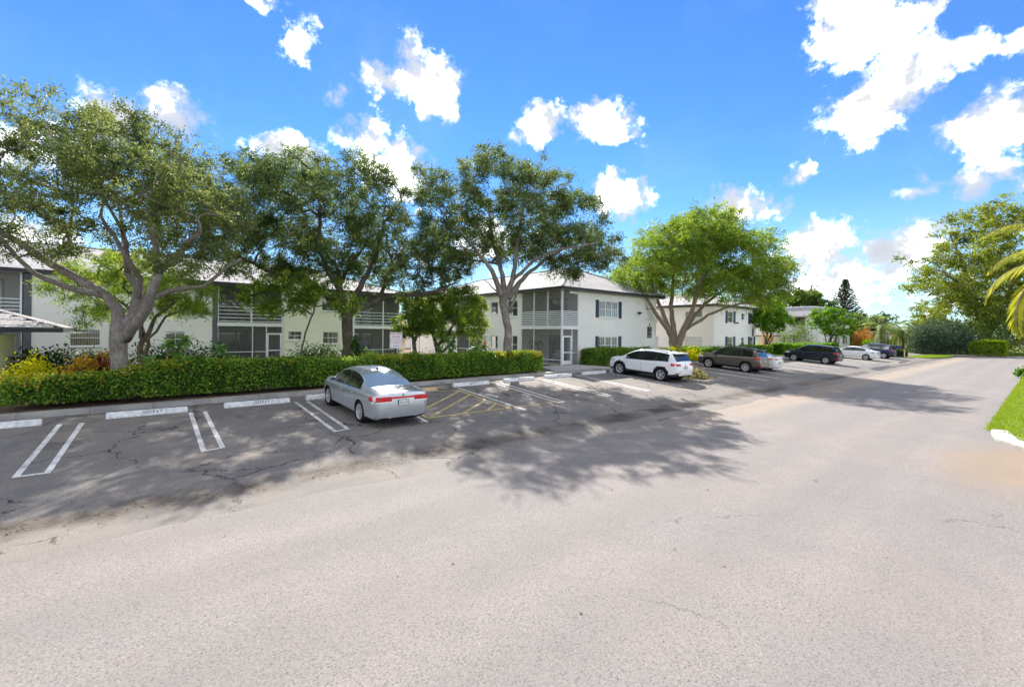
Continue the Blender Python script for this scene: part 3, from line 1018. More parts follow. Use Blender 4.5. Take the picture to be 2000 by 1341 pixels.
# corner porch: room behind the screens
mb = MB()
for (c, d) in ((.04, 2.55), (2.80, EA)):
    mb.quad((PW, .02, c), (PW, LW - .02, c), (PW, LW - .02, d), (PW, .02, d))                 # back wall seen from the left side
    mb.quad((.02, LW - .01, c), (PW, LW - .01, c), (PW, LW - .01, d), (.02, LW - .01, d))
    mb.quad((.03, .03, d - .004), (PW, .03, d - .004), (PW, LW, d - .004), (.03, LW, d - .004))
    mb.quad((.03, .03, c), (PW, .03, c), (PW, LW, c), (.03, LW, c))
mb.obj('porch_room', 'interior', bA)
for z in (.06, 2.84):
    mb = MB()
    for y0, y1 in ((1.1, 1.16), (1.95, 2.03), (2.85, 2.91)):
        mb.box(PW - .07, PW - .01, y0, y1, z, z + 2.05)
    mb.box(PW - .068, PW - .012, 1.16, 2.85, z + 1.97, z + 2.03)
    d_ = mb.obj('sliding_door', 'dgrey', bA)
    mb = MB()
    mb.box(PW - .04, PW - .03, 1.16, 2.85, z, z + 1.97)
    mb.obj('pane', 'pane', d_)


def screen_run(root, fr, cuts, low_only=False, rails=8, z_rail=(2.86, 3.78), eave=EA, scr='screenl'):
    """upper storey between the posts at CUTS"""
    for i in range(len(cuts) - 1):
        x0, x1 = cuts[i], cuts[i + 1]
        mb = MB()
        fr.rect(mb, x0, x1, 2.8, eave, -.045)
        mb.obj('screen_panel', scr, root)
        for k in range(rails):
            z = z_rail[0] + (z_rail[1] - z_rail[0]) * k / (rails - 1)
            mb = MB()
            fr.box(mb, x0 + .05, x1 - .05, -.035, -.005, z, z + .065)
            mb.obj('rail_slat', 'alu', root)
        mb = MB()
        fr.rect(mb, x0 + .05, x1 - .05, 2.82, 3.8, -.055)
        mb.obj('rail_backing', 'dgrey', root)


screen_run(bA, FL, [0, 1.42, 2.86, LW])
screen_run(bA, FR, [0, PW])
for (fr, a) in ((FL, 1.42), (FL, 2.86), (FL, LW - .05), (FR, PW - .04)):
    mb = MB()
    fr.box(mb, a - .05, a + .05, -.06, .02, 2.8, EA)
    mb.obj('post', 'alu', bA)
mb = MB()
mb.box(-.03, .09, -.03, .09, .03, 2.55).box(-.03, .09, -.03, .09, 2.8, EA)
mb.obj('corner_post', 'alu', bA)
mb = MB()
mb.box(-.05, PW + .02, -.05, .05, 2.55, 2.8).box(-.05, .05, .05, LW + .03, 2.55, 2.8)
mb.obj('floor_band', 'white', bA)
mb = MB()
mb.box(.75, PW + .15, -.03, .05, EA - .18, EA - .02)
mb.obj('eave_beam', 'white', bA)
for cuts in ([.09, 2.86], [2.86, LW]):
    mb = MB()
    FL.rect(mb, cuts[0], cuts[1], .1, 2.55, -.03)
    mb.obj('screen_panel', 'screenl', bA)
for (a0, a1, z0, z1) in ((2.83, 2.89, .1, 2.55), (LW - .08, LW, .1, 2.55), (.09, 2.83, .34, .40), (2.89, LW - .08, .34, .40)):
    mb = MB()
    FL.box(mb, a0, a1, -.05, .01, z0, z1)
    mb.obj('screen_rail', 'alu', bA)
mb = MB()
FL.box(mb, .09, LW, -.08, .02, -.2, .10)
FR.box(mb, 1.02, PW, -.08, .02, -.2, .06)
mb.obj('porch_kerb', 'concrete', bA)
# screen door on the front
mb = MB()
x0, x1, f, zt = .10, 1.0, .10, 2.08
for (p0, p1, q0, q1) in ((x0, x0 + f, .05, zt), (x1 - f, x1, .05, zt), (x0 + f, x1 - f, zt - f, zt), (x0 + f, x1 - f, .05, .34), (x0 + f, x1 - f, .88, .95)):
    FR.box(mb, p0, p1, -.05, .015, q0, q1)
dr = mb.obj('screen_door', 'white', bA)
mb = MB()
FR.rect(mb, x0 + f, x1 - f, .34, zt - f, -.02)
mb.obj('mesh_panel', 'screen', dr)
mb = MB()
FR.box(mb, x1 - .08, x1 - .04, .018, .05, .98, 1.1)
mb.obj('handle', 'metalg', dr)
for (p0, p1, q0, q1) in ((1.03, 1.09, .06, 2.55), (PW - .05, PW + .02, .06, 2.55), (1.09, PW - .05, .86, .91)):
    mb = MB()
    FR.box(mb, p0, p1, -.05, .012, q0, q1)
    mb.obj('screen_rail', 'alu', bA)
mb = MB()
FR.rect(mb, .1, 1.0, 2.12, 2.55, -.03)
FR.rect(mb, 1.06, PW - .03, .08, 2.55, -.03)
mb.obj('screen_panel', 'screenl', bA)
# second porch far down the left side
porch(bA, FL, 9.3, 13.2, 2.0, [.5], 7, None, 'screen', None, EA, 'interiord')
hip_roof(bA, -.55, A1 - A0 + .55, -.55, 22.6, 5.5, ((5.9, 4.6), (5.9, 18)), 7.85)
mb = MB()
mb.tube([(9.0, -.02, 3.98), (9.0, -.12, 4.0)], .05, 8).tube([(8.93, -.14, 4.05), (8.9, -.27, 3.93)], [.06, .09], 10).tube([(9.07, -.14, 4.05), (9.12, -.27, 3.95)], [.06, .09], 10)
mb.obj('flood_lamp', 'fascia', bA)
# potted palm standing inside the corner porch, chair on the far porch


def number_sign(loc, label, top, rows, sz=.46, hgt=.82):
    t = thing('address_sign', label, 'sign', loc)
    mb = MB()
    mb.box(-sz / 2, sz / 2, -.025, .0, -hgt / 2, hgt / 2)
    mb.obj('board', 'signk', t)
    for i, r in enumerate(rows):
        z = hgt / 2 - hgt * (i + .5) / len(rows)
        text_obj('number', r, hgt / len(rows) * .85, 'signw', t, face_matrix((0, -.027, z - .01), (1, 0, 0), (0, 0, 1)), .002, space=1.0)
    mb = MB()
    mb.lathe((0, -.012, hgt / 2 + .17), (0, 1, 0), [(-.012, 0), (-.012, .10), (.012, .10), (.012, 0)], 8)
    mb.obj('red_octagon', 'red', t)
    return t


number_sign((33.85, AV - .004, 2.42), 'black address board with white numbers at the right end of the corner building wall', 'stop', ['7', '1 2', '3 4'], .62, .95)

# ------------------------------------------------------------------ second wing further right
B0, B1, BV = 45.3, 55.4, 22.0
bB = thing('apartment_building', 'white two storey apartment wing behind the brown car, small windows with navy shutters', 'building', (B0, BV, 0))
EB = 5.15
hf = [(3.05, 4.35, 3.55, 4.75), (3.05, 4.35, .82, 2.05), (6.35, 7.15, 1.15, 2.0), (6.35, 7.15, 3.95, 4.65), (8.6, 9.5, 3.55, 4.75), (8.6, 9.5, .82, 2.05)]
hside = [(1.2, 3.1, .7, 2.05), (6.3, 7.6, .8, 2.05), (6.3, 7.6, 3.5, 4.7), (1.2, 3.1, 3.5, 4.7)]
mb = MB()
FR.wall(mb, 0, B1 - B0, -.2, EB, hf)
FL.wall(mb, 0, 14, -.2, EB, hside)
mb.quad((B1 - B0, 0, -.2), (B1 - B0, 14, -.2), (B1 - B0, 14, EB), (B1 - B0, 0, EB))
mb.quad((0, 14, -.2), (B1 - B0, 14, -.2), (B1 - B0, 14, EB), (0, 14, EB))
mb.obj('wall', 'wall', bB)
for (a0, a1, z0, z1) in hf:
    small = a1 - a0 < .85
    window(bB, FR, a0, a1, z0, z1, 1, 1, 2, 'blindg' if small else 'blind')
    if not small:
        shutter(bB, FR, a0 - .5, a0 - .06, z0 - .05, z1 + .05)
        shutter(bB, FR, a1 + .06, a1 + .5, z0 - .05, z1 + .05)
for (a0, a1, z0, z1) in hside:
    window(bB, FL, a0, a1, z0, z1, 1, 1, 2, 'blind' if a0 < 3 else 'blindg')
hip_roof(bB, -.5, B1 - B0 + .8, -.5, 14.5, 5.38, ((5.1, 4.2), (5.1, 10)), 7.0)
mb = MB()
mb.tube([(5.0, -.02, 3.55), (5.0, -.14, 3.58)], .05, 8).tube([(4.93, -.16, 3.63), (4.9, -.3, 3.5)], [.06, .09], 10)
mb.obj('flood_lamp', 'fascia', bB)
# recessed rear part of the wing, seen past its right end
mb = MB()
mb.box(B1 - B0 + .003, B1 - B0 + 5, 5, 13.9, -.2, EB - .4)
mb.obj('rear_wall', 'wallg', bB)
number_sign((B0 + 9.35, BV - .004, 2.55), 'narrow black address board at the right end of the wing behind the brown car', 'stop', ['2', '3', '4'], .42, .85)

# ------------------------------------------------------------------ long building on the left
L0, L1, LV = -16.0, 17.2, 34.6
bL = thing('apartment_building', 'long white two storey apartment building behind the left trees, with screened porches and slatted balconies', 'building', (0, LV, 0))
EL = 5.12
FT = Frame((0, 0, 0), (1, 0, 0), (0, -1, 0))
hw = [(-2.42, -1.15, 1.30, 2.22), (1.75, 2.75, 1.2, 2.15)]
hg = [(8.62, 9.55, 1.62, 2.22), (11.0, 12.15, 1.33, 2.2), (8.62, 9.55, 4.1, 4.7), (10.9, 12.25, 3.75, 4.75)]
mb = MB()
FT.wall(mb, -3.86, 4.15, -.2, EL, hw)
mb.quad((L0, 12, -.2), (L1, 12, -.2), (L1, 12, EL), (L0, 12, EL))
mb.quad((L1, 2.6, -.2), (L1, 12, -.2), (L1, 12, EL), (L1, 2.6, EL))
mb.obj('wall', 'wall', bL)
mb = MB()
FT.wall(mb, 8.36, 13.2, -.2, EL, hg)
mb.obj('green_tinted_wall', 'wallg', bL)
window(bL, FT, -2.42, -1.15, 1.30, 2.22, 1, 1, 2, 'blind', 14)
window(bL, FT, 1.75, 2.75, 1.2, 2.15, 1, 2, 2, 'blindg')
for (a0, a1, z0, z1), c in zip(hg, (2, 3, 2, 3)):
    window(bL, FT, a0, a1, z0, z1, 1, c, 2, 'blindg')
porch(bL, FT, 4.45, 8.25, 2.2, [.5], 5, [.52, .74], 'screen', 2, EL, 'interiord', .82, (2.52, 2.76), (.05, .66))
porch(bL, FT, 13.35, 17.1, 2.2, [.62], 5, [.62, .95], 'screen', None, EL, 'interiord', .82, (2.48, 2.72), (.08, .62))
porch(bL, FT, -9.5, -4.2, 2.2, [.5], 6, [.5], 'screenl', None, EL, 'interior', .82, (2.5, 2.75), (.35, .82), .16)
mb = MB()
mb.box(-4.15, -3.88, -.05, .08, -.2, EL)
mb.obj('downspout', 'dgrey', bL)
mb = MB()
mb.box(4.17, 4.42, -.03, .06, -.2, EL)
mb.obj('downspout', 'dgrey', bL)
mb = MB()
mb.box(8.27, 8.34, -.03, .05, -.2, EL).box(13.22, 13.32, -.03, .05, -.2, EL)
mb.obj('wall_pilaster', 'white', bL)
hip_roof(bL, L0, L1 + .5, -.55, 12.5, 5.34, ((-12, 6), (11.2, 6)), 7.5)
# open screen frame continuing past the right porch
mb = MB()
for (x0, x1, y0, y1, z0, z1) in ((17.25, 17.32, -.05, .02, 0, 2.6), (18.9, 18.97, -.05, .02, 0, 2.6), (17.32, 18.9, -.05, .02, 2.54, 2.6), (17.32, 18.9, -.04, .01, .95, 1.0), (18.08, 18.13, -.035, .005, 1.0, 2.54), (18.9, 18.97, .03, 4, 2.54, 2.6)):
    mb.box(x0, x1, y0, y1, z0, z1)
mb.obj('screen_frame', 'alu', bL)

# tan and white buildings glimpsed through the gap
bT = thing('rear_building', 'tan end wall glimpsed between the left porch and the small tree', 'building', (24.5, 52, 0))
mb = MB()
mb.box(-2.2, 2.0, 0, 6, -.2, 4.4)
mb.obj('wall', 'walltan', bT)
mb = MB()
mb.box(-2.5, 2.3, -.3, 6.3, 4.40, 4.62)
mb.obj('roof', 'soffit', bT)
bW = thing('rear_building', 'low white building far back beyond the small garden trees', 'building', (40, 58, 0))
mb = MB()
Frame((0, 0, 0), (1, 0, 0), (0, -1, 0)).wall(mb, -12, 9, -.2, 3.2, [(-6, -4.6, 1, 2.2), (-1, .4, 1, 2.2)])
mb.box(-12, 9, .01, 7, -.2, 3.2)
mb.obj('wall', 'wall', bW)
for a in (-6, -1):
    window(bW, Frame((0, 0, 0), (1, 0, 0), (0, -1, 0)), a, a + 1.4, 1, 2.2, 1, 2, 2, 'blindg')
mb = MB()
mb.box(-12.4, 9.4, -.5, 7.4, 3.2, 3.5)
mb.obj('roof', 'roof', bW)

# ------------------------------------------------------------------ small hut at the left edge
hut = thing('utility_hut', 'small cream hut with a low weathered shingle hip roof at the left edge', 'hut', (-4.0, 27.4, 0))
FH = Frame((0, 0, 0), (0, 1, 0), (1, 0, 0))
mb = MB()
Frame((0, 0, 0), (1, 0, 0), (0, -1, 0)).wall(mb, -4, -.32, -.3, 2.15, [])
mb.box(-.32, 0, 0, .16, -.3, 2.15)
FH.wall(mb, .16, 3.6, -.3, 1.98, [])
mb.obj('wall', 'cream', hut)
mb = MB()
mb.box(-4, 0, 3.6, 3.7, -.3, 1.9).box(.002, .05, .5, 3.6, -.3, .02).box(.002, .06, 3.45, 3.58, .02, 1.86)
mb.obj('trim_board', 'white', hut)
mb = MB()
mb.box(-.5, -.36, -.06, .1, -.3, 2.1)
mb.obj('door_post', 'signk', hut)
# hip roof with its shingles laid one by one
e = [(-6.5, -1.6, 2.27), (2.0, -1.6, 2.27), (2.0, 4.9, 2.27), (-6.5, 4.9, 2.27)]
ap = [(-3.0, 1.7, 3.42), (-1.4, 1.7, 3.42)]
mb = MB()
mb.add([e[0], e[1], ap[1], ap[0]], [(0, 1, 2, 3)]).add([e[1], e[2], ap[1]], [(0, 1, 2)]).add([e[2], e[3], ap[0], ap[1]], [(0, 1, 2, 3)]).add([e[3], e[0], ap[0]], [(0, 1, 2)])
hr = mb.obj('roof', 'hutroof2', hut)
mb = MB()
for (x0, x1, y0, y1) in ((-6.5, 2.02, -1.62, -1.55), (1.95, 2.02, -1.55, 4.9), (-6.5, 1.95, 4.84, 4.9)):
    mb.box(x0, x1, y0, y1, 2.10, 2.262)
mb.obj('gutter', 'fascia', hut)
mb = MB()
mb.box(-6.5, 1.94, -1.54, 4.83, 2.16, 2.2)
mb.obj('soffit', 'cream', hut)
sh_me = {}
for mt in ('hutroof', 'hutroof2'):
    m_ = MB()
    m_.box(-.16, .16, -.01, .30, 0, .022)
    o_ = m_.obj('shingle', mt)
    sh_me[mt] = o_.data
    bpy.data.objects.remove(o_)


def lay(p0, p1, q1, q0, rows, maxn):
    """courses from eave p0-p1 up to q0-q1"""
    p0, p1, q0, q1 = map(Vector, (p0, p1, q0, q1))
    nrm = (p1 - p0).cross(q0 - p0).normalized()
    if nrm.z < 0:
        nrm = -nrm
    up = ((q0 + q1) / 2 - (p0 + p1) / 2)
    along = (p1 - p0).normalized()
    up = (up - along * up.dot(along)).normalized()
    tilt = (up - nrm * .06).normalized()
    n2 = along.cross(tilt)
    if n2.z < 0:
        n2 = -n2
    base = Matrix((along, tilt, n2)).transposed().to_4x4()
    cnt = 0
    for r in range(rows):
        t = r / rows
        a, b_ = p0.lerp(q0, t), p1.lerp(q1, t)
        L = (b_ - a).length
        k = int(L / .335)
        off = .16 if r % 2 else 0
        for i in range(k):
            if cnt >= maxn:
                return
            s = .17 + off + i * .335
            if s + .15 > L:
                continue
            c = a + (b_ - a).normalized() * s + nrm * .012
            o = link('shingle', sh_me['hutroof' if RNG.random() < .72 else 'hutroof2'], hr)
            m4 = base.copy()
            m4.translation = c + nrm * (RNG.random() * .006)
            o.matrix_local = m4
            cnt += 1


lay(e[1], e[2], ap[1], ap[1], 16, 150)
lay((-1.6, -1.6, 2.27), e[1], ap[1], (-1.6, 1.7, 3.42), 13, 120)

# ------------------------------------------------------------------ buildings far right
bC = thing('apartment_building', 'distant two storey building with grey mansard roof and an open corner balcony', 'building', (85.5, 24.3, 0))
FC, FCL = Frame((0, 0, 0), (1, 0, 0), (0, -1, 0)), Frame((0, 0, 0), (0, 1, 0), (-1, 0, 0))
mb = MB()
FC.wall(mb, 0, 18, -.3, 5.4, [(9.5, 10.8, .9, 2.1), (14, 15.4, .9, 2.1)])
FCL.wall(mb, 0, 4.6, -.3, 5.4, [(1.8, 4.3, 3.1, 5.3)], 2.2)
FCL.wall(mb, 4.6, 16, -.3, 5.4, [(6.5, 7.7, .8, 2.2)])
mb.obj('wall', 'wall', bC)
mb = MB()
mb.quad((2.1, 1.81, 3.1), (2.1, 4.29, 3.1), (2.1, 4.29, 5.29), (2.1, 1.81, 5.29)).quad((.1, 1.82, 3.1), (2.1, 1.82, 3.1), (2.1, 1.82, 5.29), (.1, 1.82, 5.29)).quad((.1, 4.28, 3.1), (2.1, 4.28, 3.1), (2.1, 4.28, 5.29), (.1, 4.28, 5.29)).quad((.1, 1.82, 5.28), (2.1, 1.82, 5.28), (2.1, 4.28, 5.28), (.1, 4.28, 5.28)).quad((.1, 1.82, 3.11), (2.1, 1.82, 3.11), (2.1, 4.28, 3.11), (.1, 4.28, 3.11))
mb.obj('balcony_recess', 'dgrey', bC)  # dark grey puts the recess's shade into its wall colour
for a in (9.5, 14):
    window(bC, FC, a, a + 1.35, .9, 2.1, 1, 1, 2, 'blindg')
    shutter(bC, FC, a - .5, a - .06, .85, 2.15)
    shutter(bC, FC, a + 1.42, a + 1.85, .85, 2.15)
window(bC, FCL, 6.5, 7.7, .8, 2.2, 1, 1, 2, 'blindg')
shutter(bC, FCL, 5.95, 6.44, .75, 2.25)
shutter(bC, FCL, 7.76, 8.25, .75, 2.25)
mb = MB()
for (y0, y1) in ((1.82, 1.9), (4.2, 4.28)):
    mb.box(-.02, .06, y0, y1, 3.1, 5.3)
for k in range(6):
    mb.box(.0, .05, 1.9, 4.2, 3.15 + .15 * k, 3.2 + .15 * k)
mb.obj('balcony_rail', 'alu', bC)
mb = MB()
o_, i_ = [(-.9, -.9), (18.9, -.9), (18.9, 16.9), (-.9, 16.9)], [(.7, .7), (17.3, .7), (17.3, 15.3), (.7, 15.3)]
for k in range(4):
    a, b_ = o_[k], o_[(k + 1) % 4]
    c, d = i_[(k + 1) % 4], i_[k]
    mb.quad((*a, 5.45), (*b_, 5.45), (*c, 7.0), (*d, 7.0))
mb.quad(*[(*p, 6.98) for p in i_])
mb.quad(*[(*p, 5.42) for p in o_[::-1]])
mb.obj('mansard_roof', 'roof', bC)
mb = MB()
mb.box(.6, 17.4, .55, .7, 6.95, 7.12).box(.55, .7, .7, 15.4, 6.95, 7.12)
mb.obj('parapet', 'white', bC)
for (x, y) in ((3, 12.5), (3.6, 9.2)):
    mb = MB()
    mb.box(x, x + 1.6, y, y + 1.6, 7.4, 8.6).box(x + .2, x + .35, y + .2, y + .35, 6.98, 7.4).box(x + 1.2, x + 1.35, y + 1.2, y + 1.35, 6.98, 7.4)
    mb.obj('rooftop_unit', 'metalg', bC)
# entry pavilion in front of it
bP = thing('entry_pavilion', 'small entry pavilion with a grey mansard canopy between the clipped trees', 'pavilion', (79.5, 25.6, 0))
mb = MB()
mb.box(0, 3.4, 0, 4.2, -.2, 2.3)
mb.obj('wall', 'wall', bP)
mb = MB()
for (y0, y1) in ((.1, .35), (1.5, 1.75), (2.6, 2.85), (3.9, 4.1)):
    mb.box(-.04, -.002, y0, y1, 0, 2.25)
mb.obj('dark_pilaster', 'shutter', bP)
mb = MB()
mb.box(-.03, -.001, 1.85, 2.5, .7, 2.0)
mb.obj('window', 'pane', bP)
mb = MB()
o_, i_ = [(-.7, -.7), (4.1, -.7), (4.1, 4.9), (-.7, 4.9)], [(.4, .6), (3, .6), (3, 3.6), (.4, 3.6)]
for k in range(4):
    a, b_ = o_[k], o_[(k + 1) % 4]
    c, d = i_[(k + 1) % 4], i_[k]
    mb.quad((*a, 2.36), (*b_, 2.36), (*c, 3.6), (*d, 3.6))
mb.quad(*[(*p, 3.59) for p in i_])
mb.quad(*[(*p, 2.34) for p in o_[::-1]])
mb.obj('roof', 'roof', bP)
# low tan-yellow building behind the wing
bK = thing('garden_wall', 'pale yellow low wall behind the left clipped tree', 'wall', (66, 27.5, 0))
mb = MB()
mb.box(-3, 12, 0, .3, -.2, 2.1)
mb.obj('wall_panel', 'wallg', bK)
mb = MB()
mb.box(-3.1, 12.1, -.06, .36, 2.102, 2.25)
mb.obj('coping', 'dgrey', bK)
bY = thing('low_building', 'low yellow and white building behind the palms at the far end', 'building', (117, 24.0, 0))
mb = MB()
mb.box(0, 12, -9.5, -3.2, -.5, 3.0)
mb.obj('yellow_wall', 'wally', bY)
mb = MB()
mb.box(.01, 12, -3.19, 7, -.5, 2.9)
mb.obj('white_wall', 'wall', bY)
mb = MB()
mb.box(-.5, 12.5, -10, 7.5, 3.002, 3.3)
mb.obj('roof', 'soffit', bY)
mb = MB()
mb.box(-.06, -.005, -4.9, -3.9, -.5, 1.7)
mb.obj('door', 'cream', bY)


# ------------------------------------------------------------------ foliage helpers
def quads_mesh(name, co, tint, mat, parent=None, loc=(0, 0, 0), kind=None):
    """co: (N,4,3)"""
    n = len(co)
    me = bpy.data.meshes.new(name)
    me.vertices.add(n * 4)
    me.vertices.foreach_set('co', np.ascontiguousarray(co, dtype=np.float32).ravel())
    me.loops.add(n * 4)
    me.loops.foreach_set('vertex_index', np.arange(n * 4, dtype=np.int32))
    me.polygons.add(n)
    me.polygons.foreach_set('loop_start', np.arange(0, n * 4, 4, dtype=np.int32))
    me.polygons.foreach_set('loop_total', np.full(n, 4, dtype=np.int32))
    at = me.attributes.new('tint', 'FLOAT', 'POINT')
    at.data.foreach_set('value', np.repeat(np.clip(tint, 0, 1).astype(np.float32), 4))
    me.update(calc_edges=True)
    me.materials.append(M[mat])
    o = link(name, me, parent, loc)
    if kind:
        o['kind'] = kind
    return o


def unit(v):
    return v / np.maximum(np.linalg.norm(v, axis=-1, keepdims=True), 1e-9)


def leaf_quads(P, length, width, rng, droop=0.0, upn=.5, axis=None, spread=1.0, fold=.12):
    n = len(P)
    ax = rng.normal(size=(n, 3)) * spread
    if axis is not None:
        ax = ax + axis
    ax[:, 2] -= droop
    ax = unit(ax)
    nm = rng.normal(size=(n, 3))
    nm[:, 2] += upn * 2
    side = unit(np.cross(ax, nm))
    nn = np.cross(side, ax)
    L = length * rng.uniform(.7, 1.25, (n, 1))
    W = width * rng.uniform(.75, 1.2, (n, 1))
    b = P - ax * L * .5
    t = P + ax * L * .5
    mid = P + ax * L * .05 + nn * L * fold
    return np.stack([b, mid + side * W * .5, t, mid - side * W * .5], 1)


def crown_points(blobs, count, rng, shell=.45):
    """cluster centres inside a union of ellipsoids; blobs (r,d,h,rr,rd,rh)"""
    vol = np.array([b[3] * b[4] * b[5] for b in blobs]) ** .8
    k = rng.choice(len(blobs), count, p=vol / vol.sum())
    B = np.array(blobs, float)
    d = unit(rng.normal(size=(count, 3)))
    rad = shell + (1 - shell) * rng.random((count, 1)) ** .6
    return B[k, :3] + d * rad * B[k, 3:6], k


BASIS = np.array([[RGT.x, RGT.y, 0], [FWD.x, FWD.y, 0], [0, 0, 1]])


def build_tree(name, label, cat, base, limbs, blobs, clusters, leaves, lsize, leafm, barkm, seed, spread=.42, group=None, aspect=.5, droop=.25,
               tipr=.012, flat=.7, tint_bias=0.0, world_frame=False, twig_len=.55):
    """limbs: lists of (r,d,h,radius) in the tree's frame: r across the view, d away, h up"""
    rng = np.random.default_rng(seed)
    root = thing(name, label, cat, base, group)
    pos, par, rad = [], [], []
    heads = []
    for L in limbs:
        prev = -1
        if heads:
            q = np.array(L[0][:3])
            prev = int(np.argmin(((np.array(pos) - q) ** 2).sum(1)))
        pts = []
        for i in range(len(L) - 1):
            a, b = np.array(L[i]), np.array(L[i + 1])
            m = max(1, int(np.linalg.norm(b[:3] - a[:3]) / .3))
            for k in range(m):
                pts.append(a + (b - a) * k / m)
        pts.append(np.array(L[-1]))
        for j, p in enumerate(pts):
            wob = rng.normal(0, .022, 3) * (1 if j > 1 else 0)
            pos.append(p[:3] + wob)
            par.append(prev)
            rad.append(p[3])
            prev = len(pos) - 1
        heads.append(prev)
    nl = len(pos)
    C, kb = crown_points(blobs, clusters, rng)
    P = np.array(pos)
    order = np.argsort([np.min(np.linalg.norm(P - c, axis=1)) for c in C])
    cap = len(pos) + clusters * 8
    buf = np.zeros((cap, 3))
    buf[:nl] = P
    hfoot = min(l[-1][2] for l in limbs[:1]) * .55
    use = np.ones(cap, bool)
    use[:nl] = P[:, 2] > hfoot
    n = nl
    tips = []
    for ci in order:
        c = C[ci]
        dd = np.linalg.norm(buf[:n] - c, axis=1) + 5 * (~use[:n]) + np.maximum(0, buf[:n, 2] - c[2]) * .8
        j = int(np.argmin(dd))
        a = buf[j]
        L = np.linalg.norm(c - a)
        m = int(min(7, max(2, L / .4)))
        mid_off = rng.normal(0, .09, 3) * L
        mid_off[2] += .08 * L
        prev = j
        for k in range(1, m + 1):
            t = k / m
            p = a + (c - a) * t + mid_off * math.sin(math.pi * t) + rng.normal(0, .02, 3)
            buf[n] = p
            pos.append(p)
            par.append(prev)
            rad.append(0.0)
            prev = n
            n += 1
        tips.append(prev)
    # pipe model for the thin wood
    cnt = np.zeros(n)
    for t in tips:
        cnt[t] += 1
    for i in range(n - 1, -1, -1):
        if par[i] >= 0:
            cnt[par[i]] += cnt[i]
    for i in range(n):
        if rad[i] == 0.0:
            rad[i] = tipr * max(1, cnt[i]) ** .42
    for i in range(nl, n):
        p = par[i]
        if rad[i] > rad[p] * .92:
            rad[i] = rad[p] * .92
    kids = [[] for _ in range(n)]
    for i in range(n):
        if par[i] >= 0:
            kids[par[i]].append(i)
    W = np.array(pos) @ BASIS
    mb, tw = MB(), MB()
    starts = [i for i in range(n) if par[i] < 0]
    stack = [(s, -1) for s in starts]
    while stack:
        s, p0 = stack.pop()
        path, r_ = [], []
        if p0 >= 0:
            path.append(W[p0])
            r_.append(min(rad[s] * 1.15, rad[p0]))
        i = s
        while True:
            path.append(W[i])
            r_.append(rad[i])
            ks = sorted(kids[i], key=lambda q: -rad[q])
            if not ks:
                break
            for q in ks[1:]:
                stack.append((q, i))
            i = ks[0]
        big = max(r_) > .05
        (mb if big else tw).tube(path, r_, 10 if max(r_) > .12 else (7 if big else 4), cap=True)
    tr = mb.obj('trunk', barkm, root, smooth=True)
    if tw.v:
        tag(tw.obj('twigs', barkm, tr), kind='stuff')
    # leaves
    tipc = np.array([W[t] for t in tips])
    per = leaves // clusters
    which = np.repeat(np.arange(clusters), per)
    # leaves sit in rows along short sprigs that leave the tip of every twig
    nl_ = 9
    ns = max(1, per // nl_)
    sp_c = np.repeat(np.arange(clusters), ns)
    sd = rng.normal(size=(len(sp_c), 3)) * np.array([1, 1, .75])
    sd[:, 2] += .12
    sd = unit(sd)
    size_c = rng.uniform(.6, 1.25, clusters)[sp_c][:, None]
    s0 = tipc[sp_c] + rng.normal(size=(len(sp_c), 3)) * spread * .38 * np.array([1, 1, flat]) * size_c
    sl_ = spread * rng.uniform(.7, 1.7, (len(sp_c), 1)) * size_c
    perp = unit(np.cross(sd, rng.normal(size=sd.shape)))
    ctint = rng.normal(.42 + tint_bias, .15, clusters)[sp_c] + rng.normal(0, .10, len(sp_c))
    PP, AX, TT = [], [], []
    for i in range(nl_):
        t = (i + .6) / nl_
        c = s0 + sd * sl_ * t - np.array([0, 0, 1.0]) * droop * (t ** 2) * sl_ * .8
        sgn = 1 if i % 2 else -1
        ax = unit(sd * .75 + perp * sgn * (.9 if i < nl_ - 1 else .1) + rng.normal(0, .22, sd.shape))
        PP.append(c + ax * lsize * .45 + rng.normal(0, lsize * .15, c.shape))
        AX.append(ax)
        TT.append(ctint + rng.normal(0, .10, len(ctint)) + .10 * (t - .5))
    LP, ax, tint = np.concatenate(PP), np.concatenate(AX), np.concatenate(TT)
    q = leaf_quads(LP, lsize, lsize * aspect, rng, droop * .3, .55, axis=ax * 3.0, spread=.5)
    quads_mesh('crown', q, tint, leafm, root)
    return root


def px_blobs(spec, scale, x0, hc, depth):
    """crown lobes given as seen (x, y, rx, ry) at the tree's own distance, in metres: scale m per unit"""
    return [((x - x0) * scale, d * 1.0, hc - y * scale, rx * scale, depth * f, ry * scale) for (x, y, rx, ry, d, f) in spec]


# big oak on the left: limbs in metres (across, away, up, radius)
k1, h1 = .01748, 2.25 + 642 * .01748


def pl(k, x0, hc, pts):
    return [((x - x0) * k, d, hc - y * k, r) for (x, y, d, r) in pts]


